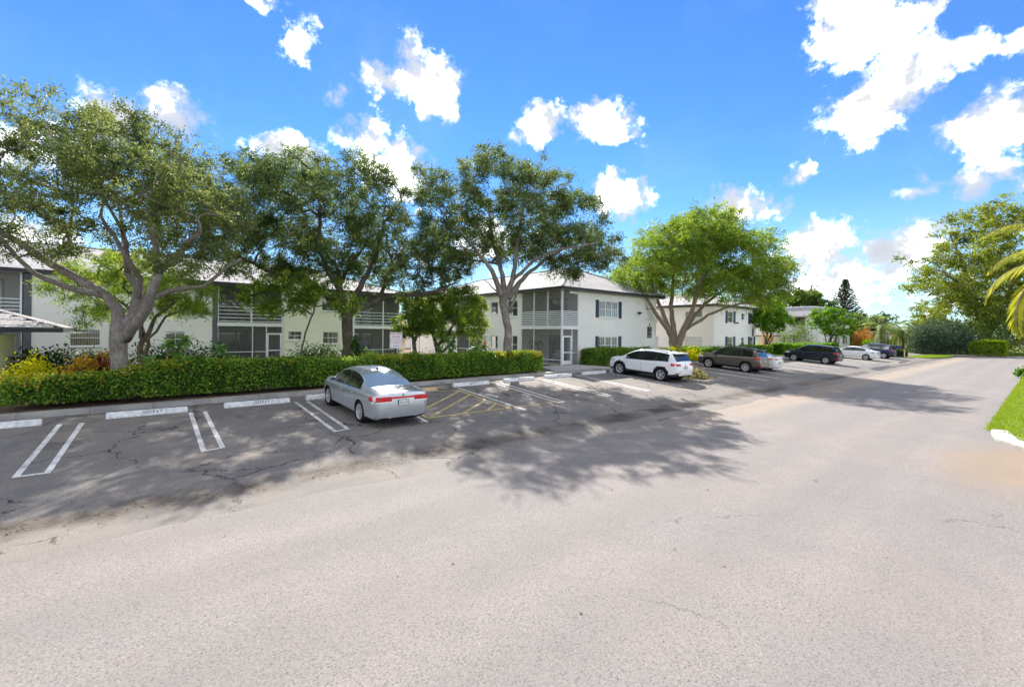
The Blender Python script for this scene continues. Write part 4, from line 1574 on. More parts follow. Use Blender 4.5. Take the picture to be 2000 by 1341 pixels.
T1 = [pl(k1, 235, h1, [(236, 770, 0, .30), (235, 720, 0, .245), (233, 690, 0, .235), (230, 660, 0, .25), (232, 640, 0, .27)]),
      pl(k1, 235, h1, [(232, 640, 0, .26), (226, 615, .1, .20), (222, 595, .2, .17), (200, 570, .2, .15), (160, 545, .1, .14), (110, 510, -.2, .12), (60, 470, -.5, .10), (0, 430, -.9, .085), (-70, 400, -1.4, .06)]),
      pl(k1, 235, h1, [(236, 640, 0, .24), (242, 605, .4, .18), (240, 575, .6, .16), (225, 545, .9, .14), (195, 520, 1.1, .11), (180, 480, 1.4, .09), (150, 420, 1.8, .07), (120, 350, 2.2, .05)]),
      pl(k1, 235, h1, [(245, 652, 0, .2), (265, 635, -.2, .17), (295, 610, -.4, .155), (312, 590, -.5, .15), (325, 560, -.6, .14), (334, 530, -.6, .13), (345, 520, -.6, .11), (380, 505, -.9, .10), (410, 480, -1.2, .085), (450, 465, -1.6, .06)]),
      pl(k1, 235, h1, [(334, 530, -.6, .12), (325, 508, -.4, .10), (305, 480, -.1, .085), (298, 450, .2, .07), (285, 400, .6, .05), (290, 340, 1, .04)]),
      pl(k1, 235, h1, [(334, 525, -.6, .11), (342, 490, -.9, .08), (350, 440, -1.3, .06), (380, 380, -1.7, .045)]),
      pl(k1, 235, h1, [(195, 520, 1.1, .1), (205, 490, .8, .085), (225, 480, .4, .07), (228, 440, .1, .055), (215, 380, -.3, .045)]),
      pl(k1, 235, h1, [(200, 570, .2, .11), (165, 560, -.5, .09), (125, 535, -1, .075), (120, 510, -1.4, .06), (100, 450, -2, .05), (60, 380, -2.4, .04)]),
      pl(k1, 235, h1, [(242, 600, .4, .12), (262, 560, 1, .10), (300, 548, 1.4, .085), (325, 540, 1.8, .07), (380, 470, 2.6, .05)]),
      pl(k1, 235, h1, [(110, 510, -.2, .10), (100, 460, .6, .08), (60, 400, 1.4, .06), (30, 330, 2, .045)]),
      pl(k1, 235, h1, [(240, 575, .6, .11), (262, 535, .2, .09), (270, 500, -.5, .07), (255, 430, -1.2, .05)])]
B1_ = px_blobs([(60, 330, 105, 95, -.6, .75), (185, 285, 125, 85, .2, .9), (300, 340, 115, 85, .2, .9), (390, 400, 85, 70, -.6, .8), (60, 430, 105, 45, -1, .8), (240, 415, 140, 60, 0, 1.1), (435, 440, 55, 55, -.9, .6),
                (-80, 370, 110, 100, -.8, .9), (120, 230, 70, 60, 0, .5), (45, 235, 60, 70, .3, .5), (270, 250, 60, 45, .3, .5), (340, 285, 50, 40, .2, .5), (150, 490, 80, 22, -1.6, .5), (410, 490, 55, 28, -1.2, .6), (440, 520, 40, 24, -1.4, .5), (340, 470, 60, 26, .6, .6), (330, 340, 70, 60, -3.2, .5), (420, 400, 50, 50, -2.8, .5)], k1, 235, h1, 3.6)
build_tree('oak_tree', 'largest spreading oak at the far left, thick grey trunk forking low above the hedge', 'tree', (-.18, 20.5, -.12), T1, B1_, 600, 104000, .090, 'leaf1', 'bark1', 11, .31, droop=.1, aspect=.5)

k2, h2 = .02706, 2.25 + 647 * .02706
T2 = [pl(k2, 678, h2, [(680, 735, 0, .34), (680, 690, 0, .29), (679, 650, 0, .27), (678, 620, 0, .275), (677, 606, 0, .30)]),
      pl(k2, 678, h2, [(672, 607, 0, .22), (655, 590, -.2, .19), (640, 578, -.3, .17), (620, 555, -.6, .15), (590, 545, -.9, .13), (560, 540, -1.2, .11), (520, 520, -1.8, .08), (480, 500, -2.2, .05)]),
      pl(k2, 678, h2, [(690, 604, 0, .2), (712, 595, .3, .18), (735, 582, .5, .16), (770, 572, .7, .13), (810, 570, .9, .11), (850, 560, 1.2, .08), (880, 545, 1.4, .05)]),
      pl(k2, 678, h2, [(674, 605, 0, .2), (662, 580, .6, .17), (648, 555, 1, .15), (640, 520, 1.3, .12), (600, 470, 1.8, .09), (560, 420, 2.2, .06)]),
      pl(k2, 678, h2, [(678, 603, 0, .2), (676, 575, -.6, .16), (660, 540, -1.2, .13), (650, 500, -1.7, .10), (660, 430, -2.4, .07), (650, 370, -2.8, .05)]),
      pl(k2, 678, h2, [(684, 603, 0, .2), (700, 570, -.2, .16), (718, 540, -.3, .13), (740, 500, -.6, .10), (760, 440, -.9, .07), (790, 400, -1, .05)]),
      pl(k2, 678, h2, [(735, 582, .5, .12), (742, 550, .9, .1), (750, 510, 1.5, .08), (730, 440, 2.2, .06)]),
      pl(k2, 678, h2, [(648, 555, 1, .12), (660, 510, 1.6, .10), (690, 450, 2.4, .07), (700, 380, 3, .05)]),
      pl(k2, 678, h2, [(600, 548, -.9, .1), (570, 570, -1.6, .07), (530, 585, -2.2, .045)])]
B2_ = px_blobs([(520, 420, 85, 75, 0, .8), (620, 390, 95, 70, 0, 1), (715, 400, 85, 75, 0, 1), (775, 460, 75, 65, .4, .9), (560, 485, 115, 38, -.4, 1), (700, 500, 110, 32, .2, 1), (845, 500, 48, 45, 1, .6), (610, 335, 55, 35, 0, .6),
                (525, 350, 55, 45, 0, .6), (715, 345, 50, 35, 0, .6), (835, 545, 38, 25, 1, .5), (470, 480, 50, 45, -.6, .6), (500, 525, 60, 26, -.4, .6), (600, 528, 70, 18, .6, .7), (790, 545, 50, 20, .6, .6), (560, 535, 60, 20, 1, .6), (690, 530, 60, 20, 1.5, .6), (640, 480, 70, 40, 1, .8), (545, 418, 70, 46, -4, .55), (640, 412, 70, 44, -4.2, .55), (475, 450, 45, 38, -3.4, .5)], k2, 678, h2, 4.4)
build_tree('oak_tree', 'second spreading oak, dark straight trunk standing behind the hedge left of the silver sedan', 'tree', (8.87, 24, -.02), T2, B2_, 780, 168000, .108, 'leaf3', 'bark2', 12, .40, droop=.1, tint_bias=-.03)

k3, h3 = .0296, 2.25 + 650 * .0296
T3 = [pl(k3, 990, h3, [(993, 740, 0, .28), (992, 700, 0, .235), (991, 670, 0, .235), (992, 640, 0, .22), (986, 615, 0, .22), (982, 590, 0, .235), (984, 572, 0, .25)]),
      pl(k3, 990, h3, [(980, 580, 0, .2), (971, 555, -.2, .155), (960, 530, -.4, .13), (945, 510, -.7, .10), (910, 470, -1.4, .07), (870, 430, -2, .05)]),
      pl(k3, 990, h3, [(984, 572, 0, .2), (982, 545, .4, .155), (975, 510, .7, .12), (960, 470, 1.1, .09), (950, 400, 1.6, .06)]),
      pl(k3, 990, h3, [(988, 575, 0, .19), (1000, 545, 0, .15), (1003, 510, -.2, .12), (1010, 470, -.6, .09), (1020, 400, -1.2, .06)]),
      pl(k3, 990, h3, [(994, 580, 0, .17), (1012, 550, .3, .14), (1030, 530, .5, .12), (1060, 505, .9, .09), (1110, 470, 1.6, .06), (1160, 450, 2, .045)]),
      pl(k3, 990, h3, [(1000, 545, 0, .11), (1040, 510, -.8, .09), (1080, 495, -1.4, .07), (1150, 485, -2.2, .05)]),
      pl(k3, 990, h3, [(996, 600, 0, .09), (1007, 580, -.4, .075), (1013, 555, -.6, .06), (1026, 540, -.9, .045)]),
      pl(k3, 990, h3, [(975, 510, .7, .09), (930, 500, 1.6, .07), (880, 490, 2.2, .045)]),
      pl(k3, 990, h3, [(975, 572, 0, .05), (962, 562, -.4, .03), (948, 548, -.6, .02)])]
B3_ = px_blobs([(875, 400, 72, 65, 0, .8), (960, 345, 75, 52, 0, .9), (1050, 370, 82, 58, 0, .95), (1125, 420, 62, 52, 0, .8), (900, 465, 85, 45, 0, .9), (1010, 435, 95, 58, 0, 1.1), (1095, 475, 80, 40, -.3, .9), (1175, 478, 45, 40, .2, .6),
                (850, 500, 50, 35, 0, .6), (955, 305, 45, 25, 0, .5), (1050, 320, 45, 28, 0, .5), (830, 350, 35, 45, 0, .5), (1205, 495, 25, 30, .2, .4), (870, 515, 50, 26, .5, .6), (1120, 508, 60, 26, .4, .7), (1010, 478, 80, 28, .8, .8)], k3, 990, h3, 4.3)
B3_ = [(b[0], b[1] + 1.0, *b[2:]) for b in B3_]
build_tree('oak_tree', 'third spreading oak in front of the corner porch, pale grey trunk with a round knot', 'tree', (16.77, 20.3, -.05), T3, B3_, 680, 148000, .115, 'leaf3', 'bark1', 13, .40, droop=.1)

k4, h4 = .0445, 2.25 + 653 * .0445
T4 = [pl(k4, 1320, h4, [(1322, 720, 0, .55), (1320, 690, 0, .45), (1319, 672, 0, .42)]),
      pl(k4, 1320, h4, [(1314, 680, 0, .28), (1306, 655, -.5, .2), (1290, 635, -.9, .17), (1270, 612, -1.3, .15), (1255, 590, -1.6, .12), (1240, 570, -1.9, .10), (1225, 545, -2.2, .07)]),
      pl(k4, 1320, h4, [(1316, 675, 0, .28), (1308, 640, .3, .21), (1296, 605, .6, .17), (1285, 575, .9, .14), (1275, 530, 1.3, .10), (1260, 490, 1.8, .07)]),
      pl(k4, 1320, h4, [(1319, 675, 0, .28), (1316, 635, .2, .22), (1312, 600, .3, .18), (1316, 565, .3, .15), (1315, 520, .3, .11), (1310, 470, .2, .08)]),
      pl(k4, 1320, h4, [(1322, 675, 0, .28), (1332, 640, -.4, .21), (1345, 605, -.8, .17), (1350, 570, -1.1, .14), (1365, 520, -1.6, .10), (1380, 470, -2, .07)]),
      pl(k4, 1320, h4, [(1325, 680, 0, .26), (1342, 645, .6, .2), (1365, 615, 1, .17), (1390, 590, 1.4, .14), (1420, 570, 1.9, .11), (1460, 545, 2.4, .07)]),
      pl(k4, 1320, h4, [(1342, 645, .6, .15), (1380, 615, -.2, .12), (1410, 600, -.9, .10), (1450, 590, -1.6, .07), (1490, 570, -2.2, .05)]),
      pl(k4, 1320, h4, [(1345, 605, -.8, .12), (1362, 580, .2, .1), (1390, 530, 1, .08), (1420, 480, 1.5, .06)])]
B4_ = px_blobs([(1290, 490, 65, 52, 0, .9), (1355, 475, 70, 48, 0, .95), (1430, 500, 65, 50, 0, .95), (1478, 535, 48, 42, 0, .7), (1255, 535, 50, 42, 0, .8), (1222, 560, 32, 34, 0, .6), (1340, 545, 90, 32, 0, 1.1), (1430, 560, 75, 28, 0, .9),
                (1225, 598, 28, 20, -.6, .4), (1330, 445, 45, 24, 0, .6), (1405, 450, 40, 22, 0, .5), (1500, 568, 30, 28, 0, .5), (1195, 545, 18, 20, 0, .4), (1515, 530, 18, 25, 0, .35), (1345, 470, 60, 40, -4.5, .4), (1420, 510, 50, 35, -4, .4)], k4, 1320, h4, 6.2)
build_tree('shade_tree', 'wide bright green tree with many splayed trunks rising behind the white SUV', 'tree', (36.37, 21, 0), T4, B4_, 800, 120000, .20, 'leaf4', 'bark4', 14, .60, droop=.5, aspect=.36, tint_bias=.02)


def small_tree(name, label, base, stems, blobs, clusters, leaves, ls, leafm, barkm, seed, spread=.3, group=None, **kw):
    return build_tree(name, label, 'tree', base, stems, blobs, clusters, leaves, ls, leafm, barkm, seed, spread, group, **kw)


kp, hp = 19.4 / 889, 2.25 + 643 * 19.4 / 889
small_tree('podocarpus_tree', 'feathery yellow green garden tree right behind the big left oak', (.44, 25, 0),
           [pl(kp, 275, hp, [(283, 735, 0, .17), (280, 700, 0, .14), (272, 680, 0, .12), (280, 660, .1, .1)]), pl(kp, 275, hp, [(280, 660, .1, .1), (250, 610, .4, .07), (200, 580, .6, .05), (150, 570, .6, .03)]),
            pl(kp, 275, hp, [(280, 665, .1, .1), (310, 620, -.2, .07), (350, 590, -.3, .05)]), pl(kp, 275, hp, [(276, 660, 0, .09), (275, 600, 0, .07), (265, 550, 0, .05)]), pl(kp, 275, hp, [(285, 690, 0, .08), (305, 660, -.3, .06), (340, 620, -.5, .04)])],
           px_blobs([(150, 560, 55, 35, 0, .6), (220, 535, 70, 38, 0, .9), (290, 530, 70, 45, 0, .9), (350, 575, 55, 40, 0, .8), (270, 590, 90, 30, 0, .9), (180, 600, 45, 18, 0, .5), (375, 600, 30, 22, 0, .4), (165, 612, 30, 14, 0, .4), (200, 635, 22, 10, -.3, .3)], kp, 275, hp, 2.2),
           210, 24000, .17, 'leafp', 'bark2', 21, .27, droop=.5, aspect=.2, tint_bias=.08)
kq, hq = 26.5 / 889, 2.25 + 648 * 26.5 / 889
small_tree('garden_tree', 'round leafy garden tree between the tow sign and the third oak', (13.89, 23, 0),
           [pl(kq, 858, hq, [(860, 730, 0, .2), (857, 690, 0, .16), (852, 675, 0, .15)]), pl(kq, 858, hq, [(852, 675, 0, .12), (845, 650, .2, .09), (835, 620, .4, .06)]), pl(kq, 858, hq, [(856, 672, 0, .12), (875, 655, -.3, .09), (890, 630, -.5, .06)]), pl(kq, 858, hq, [(866, 685, 0, .09), (885, 665, .3, .08), (895, 640, .5, .06)])],
           px_blobs([(850, 600, 45, 35, 0, .8), (905, 595, 45, 38, 0, .8), (925, 635, 28, 28, 0, .6), (870, 640, 40, 22, 0, .7), (880, 570, 35, 20, 0, .6), (840, 635, 25, 18, 0, .5)], kq, 858, hq, 1.9),
           190, 27000, .13, 'leafp', 'bark2', 22, .29, tint_bias=.03, aspect=.45)
small_tree('garden_tree', 'shorter leafy garden tree just right of the tow sign', (12.5, 23.4, 0),
           [pl(kq, 820, hq, [(822, 725, 0, .15), (821, 690, 0, .12), (819, 665, 0, .11)]), pl(kq, 820, hq, [(819, 665, 0, .09), (808, 640, .2, .06)]), pl(kq, 820, hq, [(821, 665, 0, .09), (830, 640, -.2, .06)])],
           px_blobs([(805, 630, 25, 28, 0, .7), (830, 620, 25, 30, 0, .7), (812, 590, 22, 20, 0, .5), (825, 648, 25, 14, 0, .5)], kq, 820, hq, 1.3), 90, 10500, .14, 'leafp', 'bark2', 23, .25, tint_bias=-.04, aspect=.45)
# leafy branches of a young tree hanging in front of the left porch
kr, hr_ = 22.5 / 889, 2.25 + 646 * 22.5 / 889
small_tree('young_tree', 'thin young tree with sunlit leaves in front of the upper balcony of the left porch', (6.15, 23.2, 0),
           [pl(kr, 548, hr_, [(560, 725, 0, .05), (558, 690, 0, .045), (565, 650, 0, .045), (580, 610, 0, .04), (590, 580, 0, .03)]), pl(kr, 548, hr_, [(578, 615, 0, .035), (530, 590, .3, .025), (480, 575, .5, .018)]), pl(kr, 548, hr_, [(585, 600, 0, .03), (640, 590, -.2, .02)])],
           px_blobs([(480, 580, 45, 30, 0, .6), (540, 565, 55, 28, 0, .8), (600, 575, 40, 28, 0, .6), (520, 605, 60, 14, 0, .5), (640, 595, 28, 20, 0, .5), (760, 590, 20, 18, 0, .4)], kr, 548, hr_, 1.5), 120, 11000, .13, 'leafp', 'bark2', 24, .26, tint_bias=.02, aspect=.45)


def clipped_tree(label, base, rad, hgt, trunk_h, seed, group):
    rng = np.random.default_rng(seed)
    blobs = [(0, 0, hgt - rad * .72, rad, rad, rad * .72), (rad * .35, 0, hgt - rad * .95, rad * .75, rad * .8, rad * .6), (-rad * .3, 0, hgt - rad * .55, rad * .6, rad * .7, rad * .5), (rad * .1, 0, hgt - rad * .3, rad * .55, rad * .6, rad * .3)]
    limbs = [[(-.35, 0, -.2, .17), (-.25, 0, .5, .14), (-.2, 0, .8, .13)]]
    for k in range(6):
        a = rng.uniform(-.9, .9)
        limbs.append([(-.25 + .05 * k, 0, .3 + .08 * k, .09), (a * .6, rng.normal(0, .5), trunk_h * .75, .07), (a * 1.5, rng.normal(0, .9), trunk_h * 1.25, .05), (a * 2, rng.normal(0, 1), trunk_h * 1.6, .035)])
    return build_tree('clipped_tree', label, 'tree', base, limbs, blobs, 260, 26000, .17, 'topi', 'bark2', seed, .25, group, droop=.2, aspect=.45, flat=.8)


clipped_tree('clipped round tree left of the distant building, leaning dark stems beside the white wing', (56.5, 21.3, 0), 2.45, 6.3, 2.4, 31, 'clipped round trees along the far lot')
clipped_tree('clipped round tree hiding the corner of the distant mansard building', (79.2, 21.0, 0), 3.0, 6.6, 2.2, 32, 'clipped round trees along the far lot')


# ------------------------------------------------------------------ hedges and shrubs
def leaf_shell(boxes, dens, ls, rng, bump=.10, asp=.6, inward=.2):
    """leaf quads over the faces of rounded boxes (x0,x1,y0,y1,z0,z1)"""
    out, tn = [], []
    for (x0, x1, y0, y1, z0, z1) in boxes:
        faces = [((x0, y0, z1), (x1 - x0, 0, 0), (0, y1 - y0, 0), (0, 0, 1)), ((x0, y0, z0), (x1 - x0, 0, 0), (0, 0, z1 - z0), (0, -1, 0)),
                 ((x0, y0, z0), (0, y1 - y0, 0), (0, 0, z1 - z0), (-1, 0, 0)), ((x1, y0, z0), (0, y1 - y0, 0), (0, 0, z1 - z0), (1, 0, 0)), ((x0, y1, z0), (x1 - x0, 0, 0), (0, 0, z1 - z0), (0, 1, 0))]
        for o, a, b, n in faces:
            o, a, b, n = map(np.array, (o, a, b, n))
            A = np.linalg.norm(a) * np.linalg.norm(b)
            k = int(A * dens * (.45 if n[1] > .5 else 1))
            s, t = rng.random((k, 1)), rng.random((k, 1))
            P = o + a * s + b * t
            wob = (np.sin(P[:, :1] * 2.1 + P[:, 2:3] * 3) + np.sin(P[:, :1] * 5.3 + P[:, 1:2] * 4 + 1.3)) * .5
            P = P + n * (wob * bump - rng.random((k, 1)) ** 1.6 * inward + .02)
            # round the upper edges
            e = np.clip((P[:, 2:3] - (z1 - .22)) / .22, 0, 1)
            yc = (y0 + y1) / 2
            P[:, 1:2] += (yc - P[:, 1:2]) * .16 * e
            out.append(leaf_quads(P, ls, ls * asp, rng, -.1, .3, axis=n * .8))
            pt_ = np.sin(P[:, 0] * 1.7) * np.sin(P[:, 0] * .53 + 2) + .6 * np.sin(P[:, 0] * 3.1 + P[:, 2] * 4)
            tn.append(rng.normal(.36, .24, k) + .09 * pt_)
    return np.concatenate(out), np.concatenate(tn)


def hedge(label, x0, x1, y0, y1, z0, h, seed, dens=330, ls=.095, mat='hedge', group=None, seg=1.5, var=.08, tipmat=None, hf=None, name='hedge', cat='hedge'):
    rng = np.random.default_rng(seed)
    root = thing(name, label, cat, ((x0 + x1) / 2, y0, z0), group)
    boxes, core = [], MB()
    x = x0
    while x < x1 - .05:
        xe = min(x1, x + seg)
        hh = h * (1 + rng.normal(0, var)) * (hf((x + xe) / 2) if hf else 1)
        dy = rng.normal(0, var * .6, 2)
        boxes.append((x, xe, y0 + dy[0], y1 + dy[1], z0 + .03, z0 + hh))
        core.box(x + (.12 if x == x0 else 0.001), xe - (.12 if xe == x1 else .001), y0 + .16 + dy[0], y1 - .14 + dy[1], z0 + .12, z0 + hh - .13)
        x = xe
    q, tn = leaf_shell(boxes, dens, ls, rng)
    off = np.array(root.location)
    quads_mesh('foliage', q - off, tn, mat, root)
    k = int((x1 - x0) * 34)
    P = np.stack([rng.uniform(x0, x1, k), rng.uniform(y0, y1, k), np.zeros(k)], 1)
    P[:, 2] = z0 + h * (np.array([hf(q_) for q_ in P[:, 0]]) if hf else 1) + rng.exponential(.07, k)
    sh_ = leaf_quads(P, ls, ls * .5, rng, -.9, .3)
    quads_mesh('stray_shoots', sh_ - off, rng.normal(.6, .2, k), mat, root, kind='stuff')
    core.obj('dark_core', 'hcore', root, origin=tuple(off))  # solid dark boxes added as a core, standing for the hedge's dark inside
    if tipmat:
        fr, m2 = tipmat
        sel = []
        for (a, b, ff) in fr:
            k = int((b - a) * 260 * ff)
            xs_ = rng.uniform(a, b, k)
            P = np.stack([xs_, rng.uniform(y0 + .05, y1 - .1, k), z0 + h * (np.array([hf(q_) for q_ in xs_]) if hf else 1) + rng.normal(.02, .07, k)], 1)
            front = rng.random(k) < .3
            P[front, 1] = y0 + rng.normal(.02, .04, front.sum())
            P[front, 2] -= rng.uniform(0, .25, front.sum())
            sel.append(P)
        P = np.concatenate(sel)
        q = leaf_quads(P, ls * 1.05, ls * .55, rng, -.3, .3)
        quads_mesh('new_growth', q - off, rng.normal(.5, .25, len(P)), m2, root)
    mb = MB()
    x = x0 + .3
    while x < x1 - .2:
        mb.tube([(x, (y0 + y1) / 2, z0 - .05), (x + rng.normal(0, .06), (y0 + y1) / 2 - .2, z0 + .3)], .02, 5)
        mb.tube([(x + .1, (y0 + y1) / 2, z0 - .05), (x + .2 + rng.normal(0, .06), (y0 + y1) / 2 - .35, z0 + .28)], .015, 5)
        x += .45
    tag(mb.obj('stems', 'wood', root, origin=tuple(off)), kind='stuff')
    return root


hedge('long clipped green hedge running behind the parking kerb from the hut to the corner porch', -2.7, 18.75, 19.35, 20.55, -.02, 1.12, 41, 780, .098, seg=.8, var=.05, hf=lambda x: .70 + .30 * min(1, max(0, (x + .6) / 1.6)),
      tipmat=([(-2.6, 1.6, .55), (1.6, 6, .12), (8.2, 10.5, .55), (10.5, 13.0, .25), (15.0, 16.9, .95), (17.2, 18.75, .9)], 'hedgey'))
hedge('short clipped hedge under the navy shuttered windows left of the white SUV', 24.6, 32.5, 20.55, 21.6, 0, 1.12, 42, 650, .11)
hedge('low hedge along the courtyard behind the multi trunk tree and the brown car', 33.5, 56, 20.4, 21.7, 0, 1.0, 43, 330, .14)
hedge('clipped hedge between the brown and the black blue SUV, before the pale yellow wall', 57, 78, 19.6, 21.0, 0, 1.15, 44, 220, .18, mat='topi')
hedge('low dark hedge at the end of the parking row, left of the grass island', 77.3, 79.4, 12.3, 16.6, -.42, .95, 45, 330, .16, mat='dkshrub')


def shrub(label, u, v, z, rx, ry, h, n, ls, mat, seed, asp=.5, name='shrub', cat='shrub', group=None, spike=0.0, stems=True, low=.1, jag=.25):
    """loose bush: leaves on twigs spread through a lumpy dome"""
    rng = np.random.default_rng(seed)
    root = thing(name, label, cat, (u, v, z), group)
    k = max(6, n // 60)
    c = unit(rng.normal(size=(k, 3)))
    c[:, 2] = np.abs(c[:, 2])
    c *= rng.uniform(.45, 1, (k, 1)) * (1 + rng.normal(0, jag * .4, (k, 1)))
    cen = c * np.array([rx, ry, h * .92]) + np.array([0, 0, low * h])
    w_ = rng.integers(0, k, n)
    P = cen[w_] + rng.normal(size=(n, 3)) * np.array([rx, ry, h]) * .16
    P[:, 2] = np.maximum(P[:, 2], .06)
    ax = unit(P - np.array([0, 0, h * .2])) * (.6 + spike)
    q = leaf_quads(P, ls, ls * asp, rng, -.15 - spike * .3, .3, axis=ax, spread=1 / (1 + spike))
    tn = rng.normal(.42, .15, k)[w_] + rng.normal(0, .17, n)
    quads_mesh('foliage', q, tn, mat, root)
    if stems:
        mb = MB()
        for i in range(min(k, 26)):
            mb.tube([(rng.normal(0, rx * .12), rng.normal(0, ry * .12), -.06), tuple(cen[i] * .5 + np.array([0, 0, .05])), tuple(cen[i])], [.022, .014, .007], 4)
        tag(mb.obj('stems', 'wood', root), kind='stuff')
    return root


# crotons and cordylines in the bed behind the hedge, left
shrub('lime yellow shrub at the corner of the small hut', -2.45, 22.0, 0, .75, .7, 1.36, 2600, .11, 'lime', 51)
shrub('orange and yellow croton shrub in the middle of the left bed', -1.25, 21.3, 0, 1.0, .6, 1.12, 3000, .12, 'orange', 52, spike=.4)
shrub('golden croton shrub left of the burgundy plant', -.95, 22.3, 0, 1.0, .7, 1.45, 2600, .12, 'orange', 53, spike=.3)
shrub('burgundy spiky plant at the foot of the left oak', -.48, 21.15, 0, .38, .38, 1.2, 420, .3, 'burg', 54, asp=.16, spike=1.2)
shrub('dark green shrub against the left wall under the blinds window', -2.2, 30.0, 0, 2.3, .9, 1.3, 2600, .17, 'dkshrub', 55)
shrub('dark green shrub row at the left wall between the two oaks', 1.9, 30.5, 0, 2.6, .9, 1.35, 3000, .17, 'dkshrub', 56)
shrub('dark shrub below the small square windows of the tinted wall', 8.7, 28.6, 0, 2.0, .9, 1.3, 2800, .15, 'dkshrub', 57)
shrub('dark green shrub at the foot of the corner building, left of the pale oak', 17.4, 25.0, 0, 2.1, .8, .95, 2400, .14, 'dkshrub', 58)
shrub('yellow shrub below the small garden tree, right of the tow sign', 11.6, 22.4, 0, .75, .6, .95, 1500, .12, 'lime', 59)
shrub('pale yellow shrub beside the garden tree stems', 12.7, 22.2, 0, .7, .6, .9, 1300, .12, 'orange', 60)
shrub('variegated broad leaved shrub left of the second oak trunk', 7.1, 22.6, 0, .75, .6, 1.1, 700, .26, 'var', 61, asp=.42, spike=.6)
shrub('large leaved dark philodendron at the foot of the second oak', 8.6, 22.6, 0, .9, .7, 1.45, 520, .42, 'dkshrub', 62, asp=.5, spike=.5)
shrub('variegated white edged shrub right of the second oak trunk', 9.6, 22.9, 0, .85, .6, 1.3, 800, .27, 'var', 63, asp=.38, spike=.7)
shrub('lime shrub glowing at the foot of the multi trunk tree', 34.2, 19.6, 0, 1.5, .8, 1.1, 2200, .15, 'lime', 64)
shrub('yellow green shrub right of the multi trunk tree', 37.6, 20.0, 0, 1.3, .8, 1.0, 1700, .15, 'lime', 65)
shrub('lime shrub under the left clipped tree', 58, 22.6, 0, 2.2, 1.0, 1.1, 1500, .2, 'lime', 66)
shrub('bare twiggy pale tree-shrub beside the entry pavilion', 75.0, 24.2, 0, 2.3, 2.3, 4.1, 2600, .2, 'far', 67, low=.25)
shrub('thin leafless looking shrub in front of the pale yellow wall', 66.5, 24.8, 0, 1.8, 1.2, 2.6, 900, .16, 'orange', 68, low=.2)
shrub('rust orange bush behind the far white sedan', 89.5, 19.2, -.1, 1.8, 1.4, 2.9, 3000, .22, 'orbush', 69, low=.2)
shrub('green bush below the rust orange bush', 86.5, 17.6, -.1, 1.8, 1.2, 1.5, 1600, .24, 'topi', 70)
shrub('large dark blue green bush group at the far end of the lot, left one', 97.0, 12.3, -.4, 3.0, 2.8, 4.7, 10000, .27, 'bluebush', 71, name='bush', cat='bush', low=.12)
shrub('large dark blue green bush beside the clipped yellow green hedge', 100.3, 9.6, -.4, 2.8, 2.6, 4.5, 10000, .27, 'bluebush', 72, name='bush', cat='bush', low=.12)
shrub('olive bush between the dark bushes and the big right tree', 107, 4.6, -.4, 4.5, 4, 6.6, 6000, .30, 'far', 73, name='bush', cat='bush')
hedge('rounded yellow green hedge at the end of the road', 98.2, 102.5, 4.2, 8.0, -.42, 2.1, 74, 150, .26, mat='ygbush', var=.05)
shrub('green shrub at the far right end of the road', 99.5, -2.2, -.4, 2.6, 2.2, 2.2, 2600, .26, 'topi', 75)
shrub('small weed clump sticking into the road from the right verge', 50.0, 1.3, -.66, .8, .5, .8, 500, .2, 'topi', 76)


def plumeria(label, u, v, h, seed, n_heads=2, flower=False, group='plumerias with rosettes of large leaves'):
    rng = np.random.default_rng(seed)
    root = thing('plumeria', label, 'plant', (u, v, 0), group)
    st = MB()
    heads = []
    for k in range(n_heads):
        top = np.array([rng.normal(0, .35 if n_heads > 1 else .12), rng.normal(0, .25), h * rng.uniform(.72, 1.0)])
        st.tube([(0, 0, -.05), tuple(top * np.array([.5, .5, .5]) + rng.normal(0, .04, 3)), tuple(top)], [.05, .04, .035], 7)
        heads.append(top)
    st.obj('stem', 'bark1', root)
    lm = None
    for top in heads:
        for i in range(17):
            a = i * 2.4 + rng.normal(0, .1)
            el = .95 - i * .105 + rng.normal(0, .08)
            L = .42 * rng.uniform(.8, 1.15)
            W = L * .19
            d = np.array([math.cos(a) * math.cos(el), math.sin(a) * math.cos(el), math.sin(el)])
            side = unit(np.cross(d, [0, 0, 1]))
            up = np.cross(side, d)
            vs, fs = [], []
            prof = [(0, .12), (.25, .7), (.55, 1), (.8, .75), (1, .06)]
            for t, w_ in prof:
                c = top + d * L * t - np.array([0, 0, .14 * L * t * t])
                vs += [c + side * W * w_ + up * .02, c, c - side * W * w_ + up * .02]
            for j in range(4):
                fs += [(j * 3, j * 3 + 1, j * 3 + 4, j * 3 + 3), (j * 3 + 1, j * 3 + 2, j * 3 + 5, j * 3 + 4)]
            me = bpy.data.meshes.new('leaf')
            me.from_pydata([tuple(p) for p in vs], [], fs)
            at = me.attributes.new('tint', 'FLOAT', 'POINT')
            at.data.foreach_set('value', np.full(len(vs), np.clip(rng.normal(.6 - i * .02, .15), 0, 1), dtype=np.float32))
            me.materials.append(M['plum'])
            me.shade_smooth()
            link('leaf', me, root)
    if flower:
        t = heads[0]
        P = t + rng.normal(0, .07, (60, 3)) + np.array([0, -.05, .1])
        quads_mesh('blossom', leaf_quads(P, .09, .07, rng), rng.random(60), 'flower', root)
    return root


